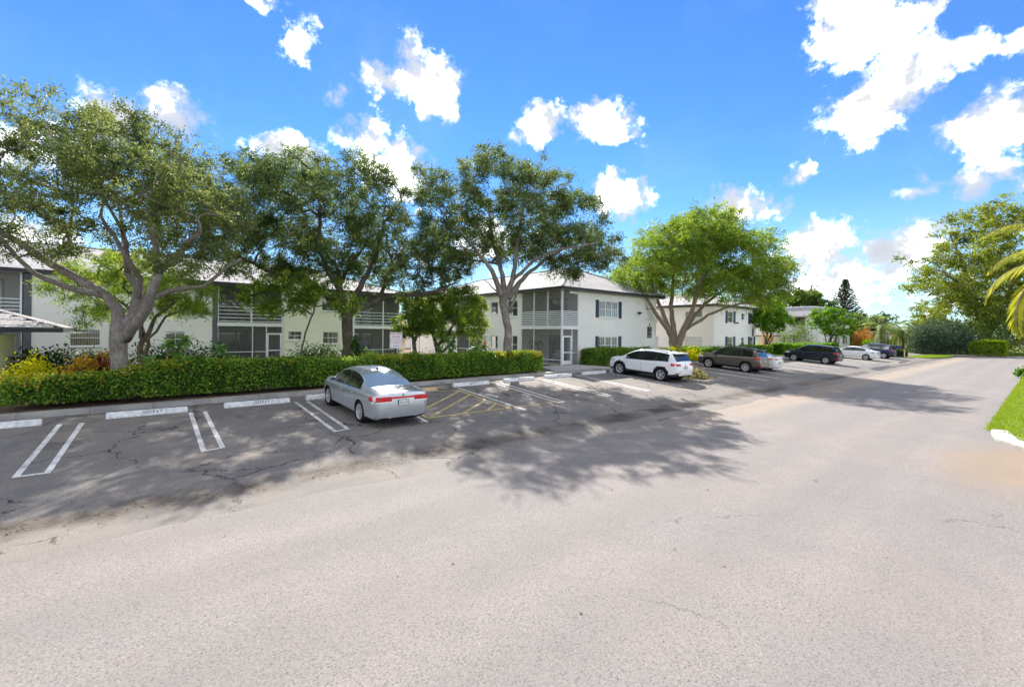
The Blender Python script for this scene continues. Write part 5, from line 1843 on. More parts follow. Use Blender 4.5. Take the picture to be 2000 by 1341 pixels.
plumeria('plumeria with wide leaf rosettes, just right of the big left oak', 1.05, 22.2, 1.75, 81, 2)
plumeria('plumeria with one tall rosette before the white wall beside the left porch', 2.35, 22.2, 1.85, 82, 2)
plumeria('low plumeria peeping over the hedge right of the left oak', .75, 21.2, 1.2, 83, 1)
plumeria('tall plumeria behind the hedge right of the small garden tree', 14.0, 21.5, 1.95, 84, 2)
plumeria('plumeria with coral blossoms just left of the pale oak trunk', 15.2, 21.3, 1.75, 85, 2, True)
plumeria('low blue green plumeria between garden tree and blossoming plumeria', 13.4, 21.2, 1.45, 86, 2)


def frond(rng, root_p, az, el, L, droop, mat_list, mb, width=.5, leaflets=34, lw=.045, hang=.35):
    """curved rachis with two rows of leaflets; returns quads, tints"""
    d = np.array([math.cos(az), math.sin(az), 0])
    pts = []
    p = np.array(root_p, float)
    e = el
    m = 12
    for i in range(m + 1):
        pts.append(p.copy())
        p = p + (d * math.cos(e) + np.array([0, 0, math.sin(e)])) * L / m
        e -= droop / m * (1 + .6 * i / m)
    pts = np.array(pts)
    mb.tube([tuple(q) for q in pts], [.03 * (1 - .8 * i / m) * L / 3 + .006 for i in range(m + 1)], 5)
    side = np.array([-d[1], d[0], 0])
    Q, tn = [], []
    for i in range(leaflets):
        t = .12 + .88 * (i + .5) / leaflets
        f = t * m
        j = min(int(f), m - 1)
        c = pts[j] + (pts[j + 1] - pts[j]) * (f - j)
        tg = unit(pts[j + 1] - pts[j])
        w_ = width * math.sin(math.pi * (.12 + .83 * t)) ** .7
        for s in (-1, 1):
            dr = unit(side * s + tg * (.45 + .5 * t) + np.array([0, 0, -hang - rng.random() * .3]))
            tip = c + dr * w_ * rng.uniform(.85, 1.1) - np.array([0, 0, w_ * .18])
            wd = unit(np.cross(dr, [0, 0, 1.0]) + 1e-6) * lw * .5
            mid = c + dr * w_ * .45
            Q.append([c, mid + wd, tip, mid - wd])
            tn.append(rng.normal(.45, .16))
    return np.array(Q), np.array(tn)


def palm(label, base, trunk_h, L, n, seed, mat='palm', lean=(0, 0), tr=.16, group='coconut palms', el_hi=1.25, azs=None, **kw):
    rng = np.random.default_rng(seed)
    root = thing('palm_tree', label, 'palm', base, group)
    pts = [(lean[0] * t * t, lean[1] * t * t, -.1 + (trunk_h + .1) * t) for t in [i / 9 for i in range(10)]]
    mb = MB()
    mb.tube(pts, [tr * (1.45 if i == 0 else 1.05 - .02 * i) * (1 + .06 * (i % 2)) for i in range(10)], 9)
    mb.obj('trunk', 'palmbark', root, smooth=True)
    top = pts[-1]
    for k in range(n):
        az = (azs[k] if azs else k * 2.4 + rng.normal(0, .2))
        t = k / max(1, n - 1)
        el = el_hi - 1.75 * t + rng.normal(0, .1)
        mb = MB()
        Q, tn = frond(rng, top, az, el, L * rng.uniform(.85, 1.1), 1.5 + .4 * t, None, mb, **kw)
        fr = mb.obj('frond', 'palmbark', root)
        quads_mesh('leaflets', Q, tn, mat, fr)
    return root


palm('palm left of three at the far end, spreading fronds over the yellow building', (101.3, 19.2, -.4), 4.0, 4.6, 15, 91, width=1.15, leaflets=30, lw=.11)
palm('palm in the middle of three at the far end, thick dark trunk', (106.6, 17.3, -.4), 3.6, 4.6, 15, 92, tr=.36, width=1.15, leaflets=30, lw=.11)
palm('palm right of three at the far end, next to the dark bushes', (111.5, 16.2, -.4), 3.6, 4.2, 13, 93, tr=.34, width=1.1, leaflets=30, lw=.11)
# palm on the verge, its trunk outside the picture on the right
palm('tall palm on the right verge whose yellowing fronds hang into the right edge', (25.2, -1.1, -.66), 5.5, 3.8, 15, 94, 'palmy', width=.78, leaflets=60, lw=.036, el_hi=1.0, group=None,
     azs=[2.2, 2.55, 1.95, 2.9, 1.6, 2.35, 3.2, 4.0, 2.1, 5.0, 2.75, .6, 2.5, 5.8, 1.2])


def norfolk(label, base, h, seed):
    rng = np.random.default_rng(seed)
    root = thing('norfolk_pine', label, 'tree', base)
    mb = MB()
    mb.tube([(0, 0, -.2), (0, 0, h)], [.28, .03], 7)
    mb.obj('trunk', 'bark2', root)
    wood, Q, tn = MB(), [], []
    z = h * .22
    while z < h * .985:
        t = (z - h * .22) / (h * .78)
        L = (1 - t) ** .85 * h * .275 + .2
        a0 = rng.uniform(0, 6.28)
        for k in range(7):
            a = a0 + k * .9 + rng.normal(0, .08)
            d = np.array([math.cos(a), math.sin(a), 0])
            m = max(3, int(L / .3))
            P = [np.array([0, 0, z]) + d * L * s + np.array([0, 0, L * (.04 + .32 * s * s)]) for s in [i / m for i in range(m + 1)]]
            wood.tube([tuple(p) for p in P], [.035 * (1 - .7 * i / m) for i in range(m + 1)], 4)
            for i in range(m):
                for q in range(12):
                    c = P[i] + (P[i + 1] - P[i]) * rng.random() + rng.normal(0, .07, 3)
                    Q.append(leaf_quads(c[None], .46, .11, rng, 0, .3, axis=d[None] * .7 + np.array([[0, 0, .5]]), spread=.5)[0])
                    tn.append(rng.random())
        z += .62 * (1 - .45 * t)
    wood.obj('branches', 'bark2', root)
    quads_mesh('needles', np.array(Q), np.array(tn), 'pine', root)
    return root


norfolk('tall narrow Norfolk pine standing alone against the clouds behind the distant building', (132.4, 32.1, -.4), 16.6, 95)


def far_tree(label, u, v, z, h, rad, seed, mat='far', n=9000, ls=.5, group='trees along the far skyline', dens=70, trunk_h=.35, flatn=.6, bark='bark2', name='tree'):
    rng = np.random.default_rng(seed)
    blobs = []
    for k in range(9):
        a = rng.uniform(0, 6.28)
        r = rad * .55 * rng.random() ** .5
        hh = h * rng.uniform(trunk_h + .12, .86)
        s = rad * rng.uniform(.32, .5)
        blobs.append((math.cos(a) * r, math.sin(a) * r, hh, s, s, s * flatn))
    limbs = [[(0, 0, -.3, h * .028), (0, 0, h * trunk_h, h * .02)]]
    for k in range(5):
        a = k * 1.26
        limbs.append([(0, 0, h * trunk_h, h * .013), (math.cos(a) * rad * .35, math.sin(a) * rad * .35, h * (trunk_h + .2), h * .008)])
    return build_tree(name, label, 'tree', (u, v, z), limbs, blobs, dens, n, ls, mat, bark, seed, ls * 1.5, group, tipr=.03)


far_tree('rounded olive tree behind the mansard building, below the utility pole', 112, 37, -.3, 13.5, 8.5, 101, n=9000, ls=.55)
far_tree('second olive tree behind the mansard building, left of the utility pole', 104, 41, -.3, 12, 7, 102, n=7000, ls=.55)
far_tree('green tree right of the mansard building, behind the rust bush', 106, 27, -.3, 6.6, 5, 103, 'far', 8000, .45, trunk_h=.12)
far_tree('green tree between the rust bush and the left palm', 118, 29, -.3, 7.2, 6, 104, 'far', 8000, .5, trunk_h=.12)
far_tree('darker skyline tree behind the palms', 137, 27, -.3, 8.0, 7, 105, 'leaf3', 8000, .55, trunk_h=.12)
far_tree('skyline tree behind the right palm, left of the big fig tree', 141, 17, -.3, 7.6, 7, 106, 'far', 8000, .55, trunk_h=.12)
far_tree('skyline tree low on the left of the Norfolk pine', 150, 38, -.3, 8.0, 7, 107, 'far', 7000, .6, trunk_h=.12)
far_tree('tree glimpsed over the rear white building', 48, 74, -.3, 9, 6, 108, 'far', 6000, .45, trunk_h=.15)

# the big tree at the end of the road
kb_, hb_ = 80 / 889, 2.25 + 660 * 80 / 889
TB = [pl(kb_, 1925, hb_, [(1925, 695, 0, .7), (1922, 660, 0, .6), (1918, 630, 0, .55)]), pl(kb_, 1925, hb_, [(1918, 640, 0, .45), (1880, 590, -1, .35), (1840, 550, -2, .25), (1800, 530, -3, .15)]),
      pl(kb_, 1925, hb_, [(1918, 640, 0, .45), (1905, 570, 1, .35), (1890, 500, 2, .25), (1880, 450, 3, .15)]), pl(kb_, 1925, hb_, [(1922, 640, 0, .45), (1950, 570, -1, .35), (1970, 500, -2, .25), (1990, 430, -2, .15)]),
      pl(kb_, 1925, hb_, [(1922, 650, 0, .4), (1970, 610, 1, .3), (2030, 560, 2, .2)])]
BB = px_blobs([(1880, 480, 55, 45, 0, .8), (1850, 540, 55, 40, 0, .8), (1920, 440, 50, 38, 0, .8), (1960, 410, 40, 38, 0, .7), (1925, 540, 70, 55, 0, 1), (1830, 590, 45, 35, 0, .7), (1900, 610, 80, 40, 0, 1), (2000, 470, 60, 60, 0, .9), (1990, 570, 70, 60, 0, .9),
               (1795, 500, 28, 14, 0, .5), (1785, 555, 22, 14, 0, .4), (1850, 430, 25, 18, 0, .5), (2060, 540, 60, 70, 0, .9), (1955, 640, 60, 30, 0, .8), (1840, 640, 40, 22, 0, .6)], kb_, 1925, hb_, 8.5)
build_tree('fig_tree', 'huge tree with big leafy lobes closing the far right end of the road', 'tree', (115.6, 7.0, -.4), TB, BB, 620, 80000, .38, 'big', 'bark1', 111, 1.05, None, aspect=.55, tipr=.03)
far_tree('yellowish tree below the big fig tree, behind the clipped yellow green hedge', 112, -3.5, -.4, 7.5, 6, 112, 'big', 8000, .42, trunk_h=.2, bark='bark1')
far_tree('tree on the far right side of the road end', 108, -14, -.4, 12, 9, 113, 'big', 9000, .5, trunk_h=.2, bark='bark1')

# utility pole with cross arm and insulators
up = thing('utility_pole', 'wooden utility pole with a cross arm rising above the distant trees', 'pole', (114.8, 33.9, -.4))
mb = MB()
mb.tube([(0, 0, 0), (0, 0, 14.2)], [.18, .13], 8)
mb.obj('pole', 'wood', up)
mb = MB()
for a, b_ in ((RGT * -1.75, RGT * 1.75),):
    mb.tube([tuple(a + Vector((0, 0, 13.6))), tuple(b_ + Vector((0, 0, 13.6)))], .09, 6)
mb.obj('cross_arm', 'wood', up)
for s in (-1.7, -.75, .55, 1.65):
    mb = MB()
    p = RGT * s
    mb.lathe(tuple(p + Vector((0, 0, 13.68))), (0, 0, 1), [(0, .05), (.15, .05), (.2, .14), (.35, .12), (.45, .05), (.62, .05)], 8)
    mb.obj('insulator', 'metalg', up)
up2 = thing('utility_pole', 'bare stub of a pole behind the far trees, left of the palms', 'pole', (138, 33, -.4))
mb = MB()
mb.tube([(0, 0, 0), (0, 0, 9.9)], [.2, .17], 8).tube([tuple(RGT * -.6 + Vector((0, 0, 9.6))), tuple(RGT * .3 + Vector((0, 0, 9.8)))], .08, 6)
mb.obj('pole', 'wood', up2)

# ------------------------------------------------------------------ small things
sg = thing('tow_sign', 'white tow away sign with red lettering on a dark post behind the hedge', 'sign', (10.35, 21.3, 0))
mb = MB()
mb.box(-.03, .03, .0, .05, -.1, 1.6)
mb.obj('post', 'signk', sg)
ang = math.radians(-18)
bw, bh, bz = .62, .80, 1.83
X_, Y_ = Vector((math.cos(ang), math.sin(ang), 0)), Vector((-math.sin(ang), math.cos(ang), 0))
fs_ = Frame((0, 0, 0), X_, -Y_)
mb = MB()
fs_.box(mb, -bw / 2, bw / 2, .003, .02, bz - bh / 2, bz + bh / 2)
mb.obj('board', 'signw', sg)
mb = MB()
for (a0, a1, z0, z1) in ((-bw / 2 + .02, bw / 2 - .02, bz + bh / 2 - .03, bz + bh / 2 - .018), (-bw / 2 + .02, -bw / 2 + .03, bz - bh / 2 + .02, bz + bh / 2 - .03), (bw / 2 - .03, bw / 2 - .02, bz - bh / 2 + .02, bz + bh / 2 - .03)):
    fs_.rect(mb, a0, a1, z0, z1, .0215)
mb.obj('border', 'red', sg)
for i, (tx, s, mt) in enumerate([('TOW AWAY', .115, 'red'), ('ZONE', .15, 'red'), ('UNAUTHORIZED VEHICLES', .044, 'red'), ('WILL BE TOWED AWAY', .050, 'red'), ('AT OWNERS EXPENSE', .052, 'red'), ('24 HOURS', .05, 'red'), ('TOWING', .07, 'ink')]):
    z = bz + [.31, .175, .06, -.03, -.12, -.21, -.31][i]
    text_obj('lettering', tx, s, mt, sg, face_matrix(fs_.p(0, .022, z), X_, (0, 0, 1)), .001)

# walled planter beside the white SUV
plz = -.44
pt = thing('planter', 'low planter edged with a course of grey bricks behind the white SUV', 'planter', (25.9, 13.5, plz))
corners = [(-1.45, -1.2), (1.5, -.75), (1.6, 1.4), (-1.3, 1.6)]
mb = MB()
mb.v = [(x * .93, y * .93, .13) for x, y in corners] + [(x * .93, y * .93, -.2) for x, y in corners]
mb.f = [(0, 1, 2, 3), (4, 5, 1, 0), (5, 6, 2, 1), (6, 7, 3, 2), (7, 4, 0, 3)]
mb.obj('soil', 'mulch', pt)
bm_ = MB()
bm_.box(-.145, .145, -.075, .075, 0, .10)
bo = bm_.obj('brick', 'brickk', None, bevel=0)
bme = bo.data
bpy.data.objects.remove(bo)
for i in range(4):
    p, q = Vector((*corners[i], 0)), Vector((*corners[(i + 1) % 4], 0))
    n_ = int((q - p).length / .302)
    an = math.atan2((q - p).y, (q - p).x)
    for row in range(2):
        for k in range(n_):
            c = p.lerp(q, (k + .5 + (.0 if row else .0)) / n_)
            o = link('brick', bme, pt, (c.x + RNG.normal(0, .006), c.y + RNG.normal(0, .006), -.06 + .104 * row))
            o.rotation_euler = (0, 0, an + RNG.normal(0, .02))
shrub('scrubby low plants with tan dead leaves in the brick edged planter', 25.8, 13.7, plz + .12, 1.15, 1.0, .5, 1100, .16, 'scrub', 121, asp=.35, spike=.6, name='planter_plants', cat='plants')
shrub('green sprigs at the back of the brick edged planter', 25.3, 14.4, plz + .12, .8, .6, .6, 420, .18, 'topi', 122, asp=.4, spike=.6, name='planter_plants', cat='plants')

# potted palm and chairs inside the screened porches
rng_ = np.random.default_rng(5)
pp = thing('potted_palm', 'potted palm behind the screen of the corner porch', 'plant', (23.95, 25.4, .06))
mb = MB()
mb.lathe((0, 0, 0), (0, 0, 1), [(0, 0), (0, .17), (.32, .22), (.32, 0)], 14)
mb.obj('pot', 'walltan', pp)
mb = MB()
mb.tube([(0, 0, .3), (.04, .02, 1.45)], [.04, .03], 6)
mb.obj('stem', 'palmbark', pp)
for k in range(10):
    mb = MB()
    Q, tn = frond(rng_, (.04, .02, 1.45), k * 2.4, .9 - .14 * k, .75, 1.6, None, mb, width=.22, leaflets=14, lw=.035)
    f_ = mb.obj('frond', 'palmbark', pp)
    quads_mesh('leaflets', Q, tn, 'dkshrub', f_)


def chair(label, loc, rz, mat, group=None):
    t = thing('porch_chair', label, 'chair', loc, group, (0, 0, rz))
    mb = MB()
    mb.hexa([(-.28, -.27, .38), (.28, -.27, .38), (.28, .27, .36), (-.28, .27, .36), (-.28, -.27, .43), (.28, -.27, .43), (.28, .27, .41), (-.28, .27, .41)])
    mb.obj('seat', mat, t, bevel=.015)
    mb = MB()
    mb.hexa([(-.28, .25, .41), (.28, .25, .41), (.28, .29, .41), (-.28, .29, .41), (-.27, .44, .98), (.27, .44, .98), (.27, .48, .98), (-.27, .48, .98)])
    mb.obj('backrest', mat, t, bevel=.015)
    for sx in (-.25, .25):
        for sy in (-.24, .24):
            m_ = MB()
            m_.tube([(sx, sy, .38), (sx * 1.06, sy * 1.08, 0)], .02, 6)
            m_.obj('leg', mat, t)
        m_ = MB()
        m_.tube([(sx * 1.1, -.22, .62), (sx * 1.1, .34, .64)], .022, 6).tube([(sx * 1.1, -.22, .62), (sx * 1.05, -.24, .4)], .018, 6)
        m_.obj('armrest', mat, t)
    return t


chair('blue chair just inside the screen door of the left porch', (7.55, 35.3, .1), math.radians(200), 'bluechair')
chair('dark chair inside the right hand porch of the long building', (16.2, 35.5, .1), math.radians(170), 'dgrey')
chair('small pale chair inside the corner porch behind the screen door', (23.75, 23.0, .1), math.radians(150), 'metalg')
# blue bin and posts far away
bn = thing('blue_bin', 'blue refuse bin behind the far dark blue SUV', 'bin', (88.5, 14.9, -.35))
mb = MB()
mb.hexa([(-.3, -.3, 0), (.3, -.3, 0), (.3, .3, 0), (-.3, .3, 0), (-.38, -.38, 1.15), (.38, -.38, 1.15), (.38, .38, 1.15), (-.38, .38, 1.15)])
mb.obj('bin_body', 'bluechair', bn)
mb = MB()
mb.box(-.42, .42, -.42, .42, 1.152, 1.24)
mb.obj('lid', 'bluechair', bn, bevel=.03)
pz = thing('marker_post', 'short pale wooden marker post in front of the dark low hedge', 'post', (76.9, 12.2, -.45))
mb = MB()
mb.box(-.06, .06, -.06, .06, 0, .98)
mb.obj('post', 'stopt', pz)
mb = MB()
mb.hexa([(-.06, -.06, .98), (.06, -.06, .98), (.06, .06, .98), (-.06, .06, .98), (-.02, -.02, 1.03), (.02, -.02, 1.03), (.02, .02, 1.03), (-.02, .02, 1.03)])
mb.obj('cap', 'stopt', pz)

# ------------------------------------------------------------------ grass and litter
r_ = np.random.default_rng(3)


def blades(name, pts, hgt, wid, mat, rng):
    n = len(pts)
    a = rng.uniform(0, 6.28, n)
    s = np.stack([np.cos(a), np.sin(a), np.zeros(n)], 1) * wid * .5
    tip = pts + np.stack([rng.normal(0, hgt * .45, n), rng.normal(0, hgt * .45, n), hgt * rng.uniform(.6, 1.2, n)], 1)
    mid = (pts + tip) / 2 + np.array([0, 0, hgt * .1])
    q = np.stack([pts - s, pts + s, mid + s * .6, tip], 1)
    return quads_mesh(name, q, rng.normal(.45, .2, n), mat, kind='stuff')


n_ = 90000
uu = 14 + 48 * r_.random(n_) ** 1.5
vv = 1.2 - 6.0 * r_.random(n_) ** 1.3
ok = np.array([(v < .78 if u > 20.5 else v < -3.6 + (u - 14.4) * .75) for u, v in zip(uu, vv)])
ok2 = (uu > 20.9) & (vv < 1.2)
sel = ok | ok2
P = np.stack([uu[sel], vv[sel], np.full(sel.sum(), -.66)], 1)
e2 = r_.uniform(20.9, 60, 9000)
P = np.concatenate([P, np.stack([e2, 1.22 + r_.normal(.02, .05, 9000), np.full(9000, -.69)], 1)])
tag(blades('verge_grass', P, .075, .014, 'blade', r_), 'bright mown grass on the right verge', 'grass')
n_ = 16000
P = np.stack([r_.uniform(79.8, 96, n_), r_.uniform(9.3, 13.0, n_), np.full(n_, -.5)], 1)
inside = []
for p in P:
    c = False
    for i in range(len(isl)):
        (xi, yi), (xj, yj) = isl[i], isl[i - 1]
        if (yi > p[1]) != (yj > p[1]) and p[0] < (xj - xi) * (p[1] - yi) / (yj - yi) + xi:
            c = not c
    inside.append(c)
tag(blades('island_grass', P[np.array(inside)], .09, .03, 'blade', r_), 'bright grass on the far island at the end of the lot', 'grass')
# dead leaves under the hedge and along the swale
n_ = 2000
P = np.stack([r_.uniform(-3, 19, n_), 19.05 + r_.exponential(.16, n_), np.zeros(n_)], 1)
P[:, 2] = [bed_z(u, v) + .02 for u, v in P[:, :2]]
k_ = 420
G_ = np.stack([r_.uniform(-2, 14, k_), 9.75 + r_.normal(0, .22, k_), np.zeros(k_)], 1)
G_[:, 2] = [lot_z(u, v) + .012 for u, v in G_[:, :2]]
k_ = 260
S_ = np.stack([r_.uniform(-3, 24, k_), r_.uniform(9, 18.4, k_), np.zeros(k_)], 1)
S_[:, 2] = [lot_z(u, v) + .012 for u, v in S_[:, :2]]
k_ = 40
R_ = np.stack([r_.uniform(1, 26, k_), r_.uniform(1.3, 8.2, k_), np.full(k_, -.712)], 1)
P = np.concatenate([P, G_, S_, R_])
q = leaf_quads(P, .06, .035, r_, 0, 3.0, spread=.6)
q[:, :, 2] = P[:, None, 2] + (q[:, :, 2] - P[:, None, 2]) * .25
tag(quads_mesh('leaf_litter', q, r_.random(len(P)), 'litter', kind='stuff'), 'scattered dry leaves under the hedge and on the lot', 'leaves')


# ------------------------------------------------------------------ cars
M['cglass'] = glass_mat('tinted_car_glass', (.012, .015, .017), .02, .07)
M['cglassl'] = glass_mat('sky_bright_car_glass', (.22, .27, .25), .03, .22)  # pale base paints bright sky reflection and sunlit shelf into the rear glass
M['tyre'] = plain('tyre_rubber', (.018, .018, .019), .85, .2, .2, 9)
M['alloy'] = plain('alloy_rim', (.55, .56, .58), .35, .5, .06, metal=.6)
M['trimk'] = plain('black_plastic', (.022, .022, .024), .6, .35, .1)
M['chrome'] = plain('chrome', (.7, .7, .72), .12, .5, .03, metal=1.0)
M['tail'] = plain('red_lens', (.50, .006, .010), .25, .3, .05, coat=.15)
M['tailw'] = plain('clear_lens', (.62, .60, .60), .12, .6, .05, coat=.6)
M['plate'] = plain('licence_plate', (.62, .64, .62), .45, .4, .04)
M['plateg'] = plain('plate_green', (.05, .16, .09), .5, .4, .04)
M['ploran'] = plain('plate_orange', (.75, .30, .05), .5, .4, .04)


def pchip(keys):
    X, Y = np.array([k[0] for k in keys], float), np.array([k[1] for k in keys], float)
    h = np.diff(X)
    d = np.diff(Y) / h
    m = np.zeros(len(X))
    for i in range(1, len(X) - 1):
        if d[i - 1] * d[i] > 0:
            w1, w2 = 2 * h[i] + h[i - 1], h[i] + 2 * h[i - 1]
            m[i] = (w1 + w2) / (w1 / d[i - 1] + w2 / d[i])
    m[0], m[-1] = d[0], d[-1]

    def f(x):
        x = min(max(x, X[0]), X[-1])
        i = min(max(int(np.searchsorted(X, x) - 1), 0), len(X) - 2)
        t = (x - X[i]) / h[i]
        return float((2 * t ** 3 - 3 * t * t + 1) * Y[i] + (t ** 3 - 2 * t * t + t) * h[i] * m[i] + (-2 * t ** 3 + 3 * t * t) * Y[i + 1] + (t ** 3 - t * t) * h[i] * m[i + 1])
    return f


class CarShape:
    def __init__(s, sp):
        s.sp = sp
        s.L = sp['L']
        s.zt, s.zb, s.belt, s.w = pchip(sp['zt']), pchip(sp['zb']), pchip(sp['belt']), pchip(sp['w'])
        s.T = max(s.zt(y) - s.belt(y) for y in np.linspace(0, s.L, 60))

    def ring(s, y):
        sp = s.sp
        zt, zb, w_ = s.zt(y), s.zb(y), s.w(y)
        b_ = min(s.belt(y), zt - .025)
        t = zt - b_
        P = [(0, zb), (.55 * w_, zb), (.88 * w_, zb + .015)]
        for k in range(8):
            q = k / 7
            z = zb + .07 + (b_ - .08 - zb - .07) * q
            P.append((w_ * (1 - .04 * (1 - q) ** 2 - .022 * q ** 3), z))
        P += [(.957 * w_, b_ - .032), (.925 * w_, b_)]
        g0 = min(sp['gb'], .895 * w_)
        f = min(1, t / s.T)
        g1 = g0 - max(0, g0 - sp['gt']) * f
        zr = zt - .05 * f - .01
        zr = max(zr, b_ + .008)
        P += [(g0, b_ + .006), (g0 + (g1 - g0) * .45, b_ + (zr - b_) * .5), (g0 + (g1 - g0) * .88, b_ + (zr - b_) * .91), (g1 - .03 * f, zr), (g1 * .76, zt - .014), (g1 * .4, zt - .003), (0, zt)]
        return P

    def X(s, y, z):
        P = s.ring(y)[2:17]
        for (x0, z0), (x1, z1) in zip(P, P[1:]):
            if z0 <= z <= z1 and z1 > z0:
                return x0 + (x1 - x0) * (z - z0) / (z1 - z0)
        return P[0][0] if z < P[0][1] else -1

    def Y(s, x, z, front=False):
        """outermost station whose section reaches x at height z"""
        for k in range(0, 130):
            y = k * .01
            yy = s.L - y if front else y
            if s.zt(yy) > z and s.X(yy, z) >= x:
                return yy
        return s.L - 1.3 if front else 1.3

    def wrap(s, x_in, z0, z1, yside, side, front=False, off=.012, nx=8, nz=4, side_z=None):
        """a patch lying on the end of the car from x_in round the corner to station yside"""
        mb = MB()
        rows = []
        for k in range(nz + 1):
            q = k / nz
            z = z0 + (z1 - z0) * q
            row = []
            xw = s.X(yside if not front else s.L - yside, z) if yside else s.X(.4 if not front else s.L - .4, z) * .985
            for i in range(nx + 1):
                x = x_in + (xw * .985 - x_in) * i / nx
                y = s.Y(x, z, front)
                row.append((side * (x + off * .5 * (i / nx)), y + (off if front else -off), z))
            if yside:
                y0 = s.Y(xw * .985, z, front)
                ye = s.L - yside if front else yside
                for i in range(1, 5):
                    y = y0 + (ye - y0) * i / 4
                    row.append((side * (s.X(y, z) + off), y, z))
            rows.append(row)
        m = len(rows[0])
        vs = [p for r in rows for p in r]
        fs = [(k * m + i, k * m + i + 1, (k + 1) * m + i + 1, (k + 1) * m + i) for k in range(nz) for i in range(m - 1)]
        return mb.add(vs, fs)


def make_wheel(root, x, y, side, R, rim_r, spokes, paint='alloy', width=.215):
    wh = link('wheel', None, root, (x, y, R))
    wh.empty_display_size = .2
    mb = MB()
    h = width / 2
    mb.lathe((0, 0, 0), (1, 0, 0), [(-h * .8, rim_r), (-h, rim_r + .03), (-h, R - .035), (-h * .75, R - .006), (-h * .3, R), (h * .3, R), (h * .75, R - .006), (h, R - .035), (h, rim_r + .03), (h * .8, rim_r)], 32, True)
    mb.obj('tyre', 'tyre', wh, smooth=40)
    mb = MB()
    o = side * h * .78
    mb.lathe((0, 0, 0), (side, 0, 0), [(h * .62, rim_r - .035), (h * .82, rim_r - .022), (h * .90, rim_r + .004), (h * .6, rim_r + .01), (h * .2, rim_r - .012)], 32)
    mb.lathe((0, 0, 0), (side, 0, 0), [(h * .40, .075), (h * .80, .06), (h * .84, .03), (h * .84, 0)], 12)
    for k in range(spokes):
        for dv in ((-1, 1) if spokes <= 6 else (0,)):
            a = 2 * math.pi * k / spokes + dv * (.13 if spokes <= 6 else 0)
            a1 = 2 * math.pi * k / spokes + dv * (.22 if spokes <= 6 else 0)
            c, s_ = math.cos(a), math.sin(a)
            c1, s1 = math.cos(a1), math.sin(a1)
            w0, w1 = (.016, .021) if spokes <= 6 else (.016, .024)
            p0, p1 = Vector((0, c * .05, s_ * .05)), Vector((0, c1 * (rim_r - .02), s1 * (rim_r - .02)))
            t = Vector((0, -s1, c1))
            xo, xi = Vector((side * h * .82, 0, 0)), Vector((side * h * .55, 0, 0))
            mb.hexa([p0 - t * w0 + xi, p0 + t * w0 + xi, p1 + t * w1 + xi, p1 - t * w1 + xi, p0 - t * w0 + xo, p0 + t * w0 + xo, p1 + t * w1 + xo * .96, p1 - t * w1 + xo * .96])
    mb.obj('rim', paint, wh)
    mb = MB()
    mb.lathe((0, 0, 0), (side, 0, 0), [(h * .3, 0), (h * .3, rim_r * .62), (h * .25, rim_r - .014)], 24)
    mb.obj('brake_disc', 'trimk', wh)
    return wh


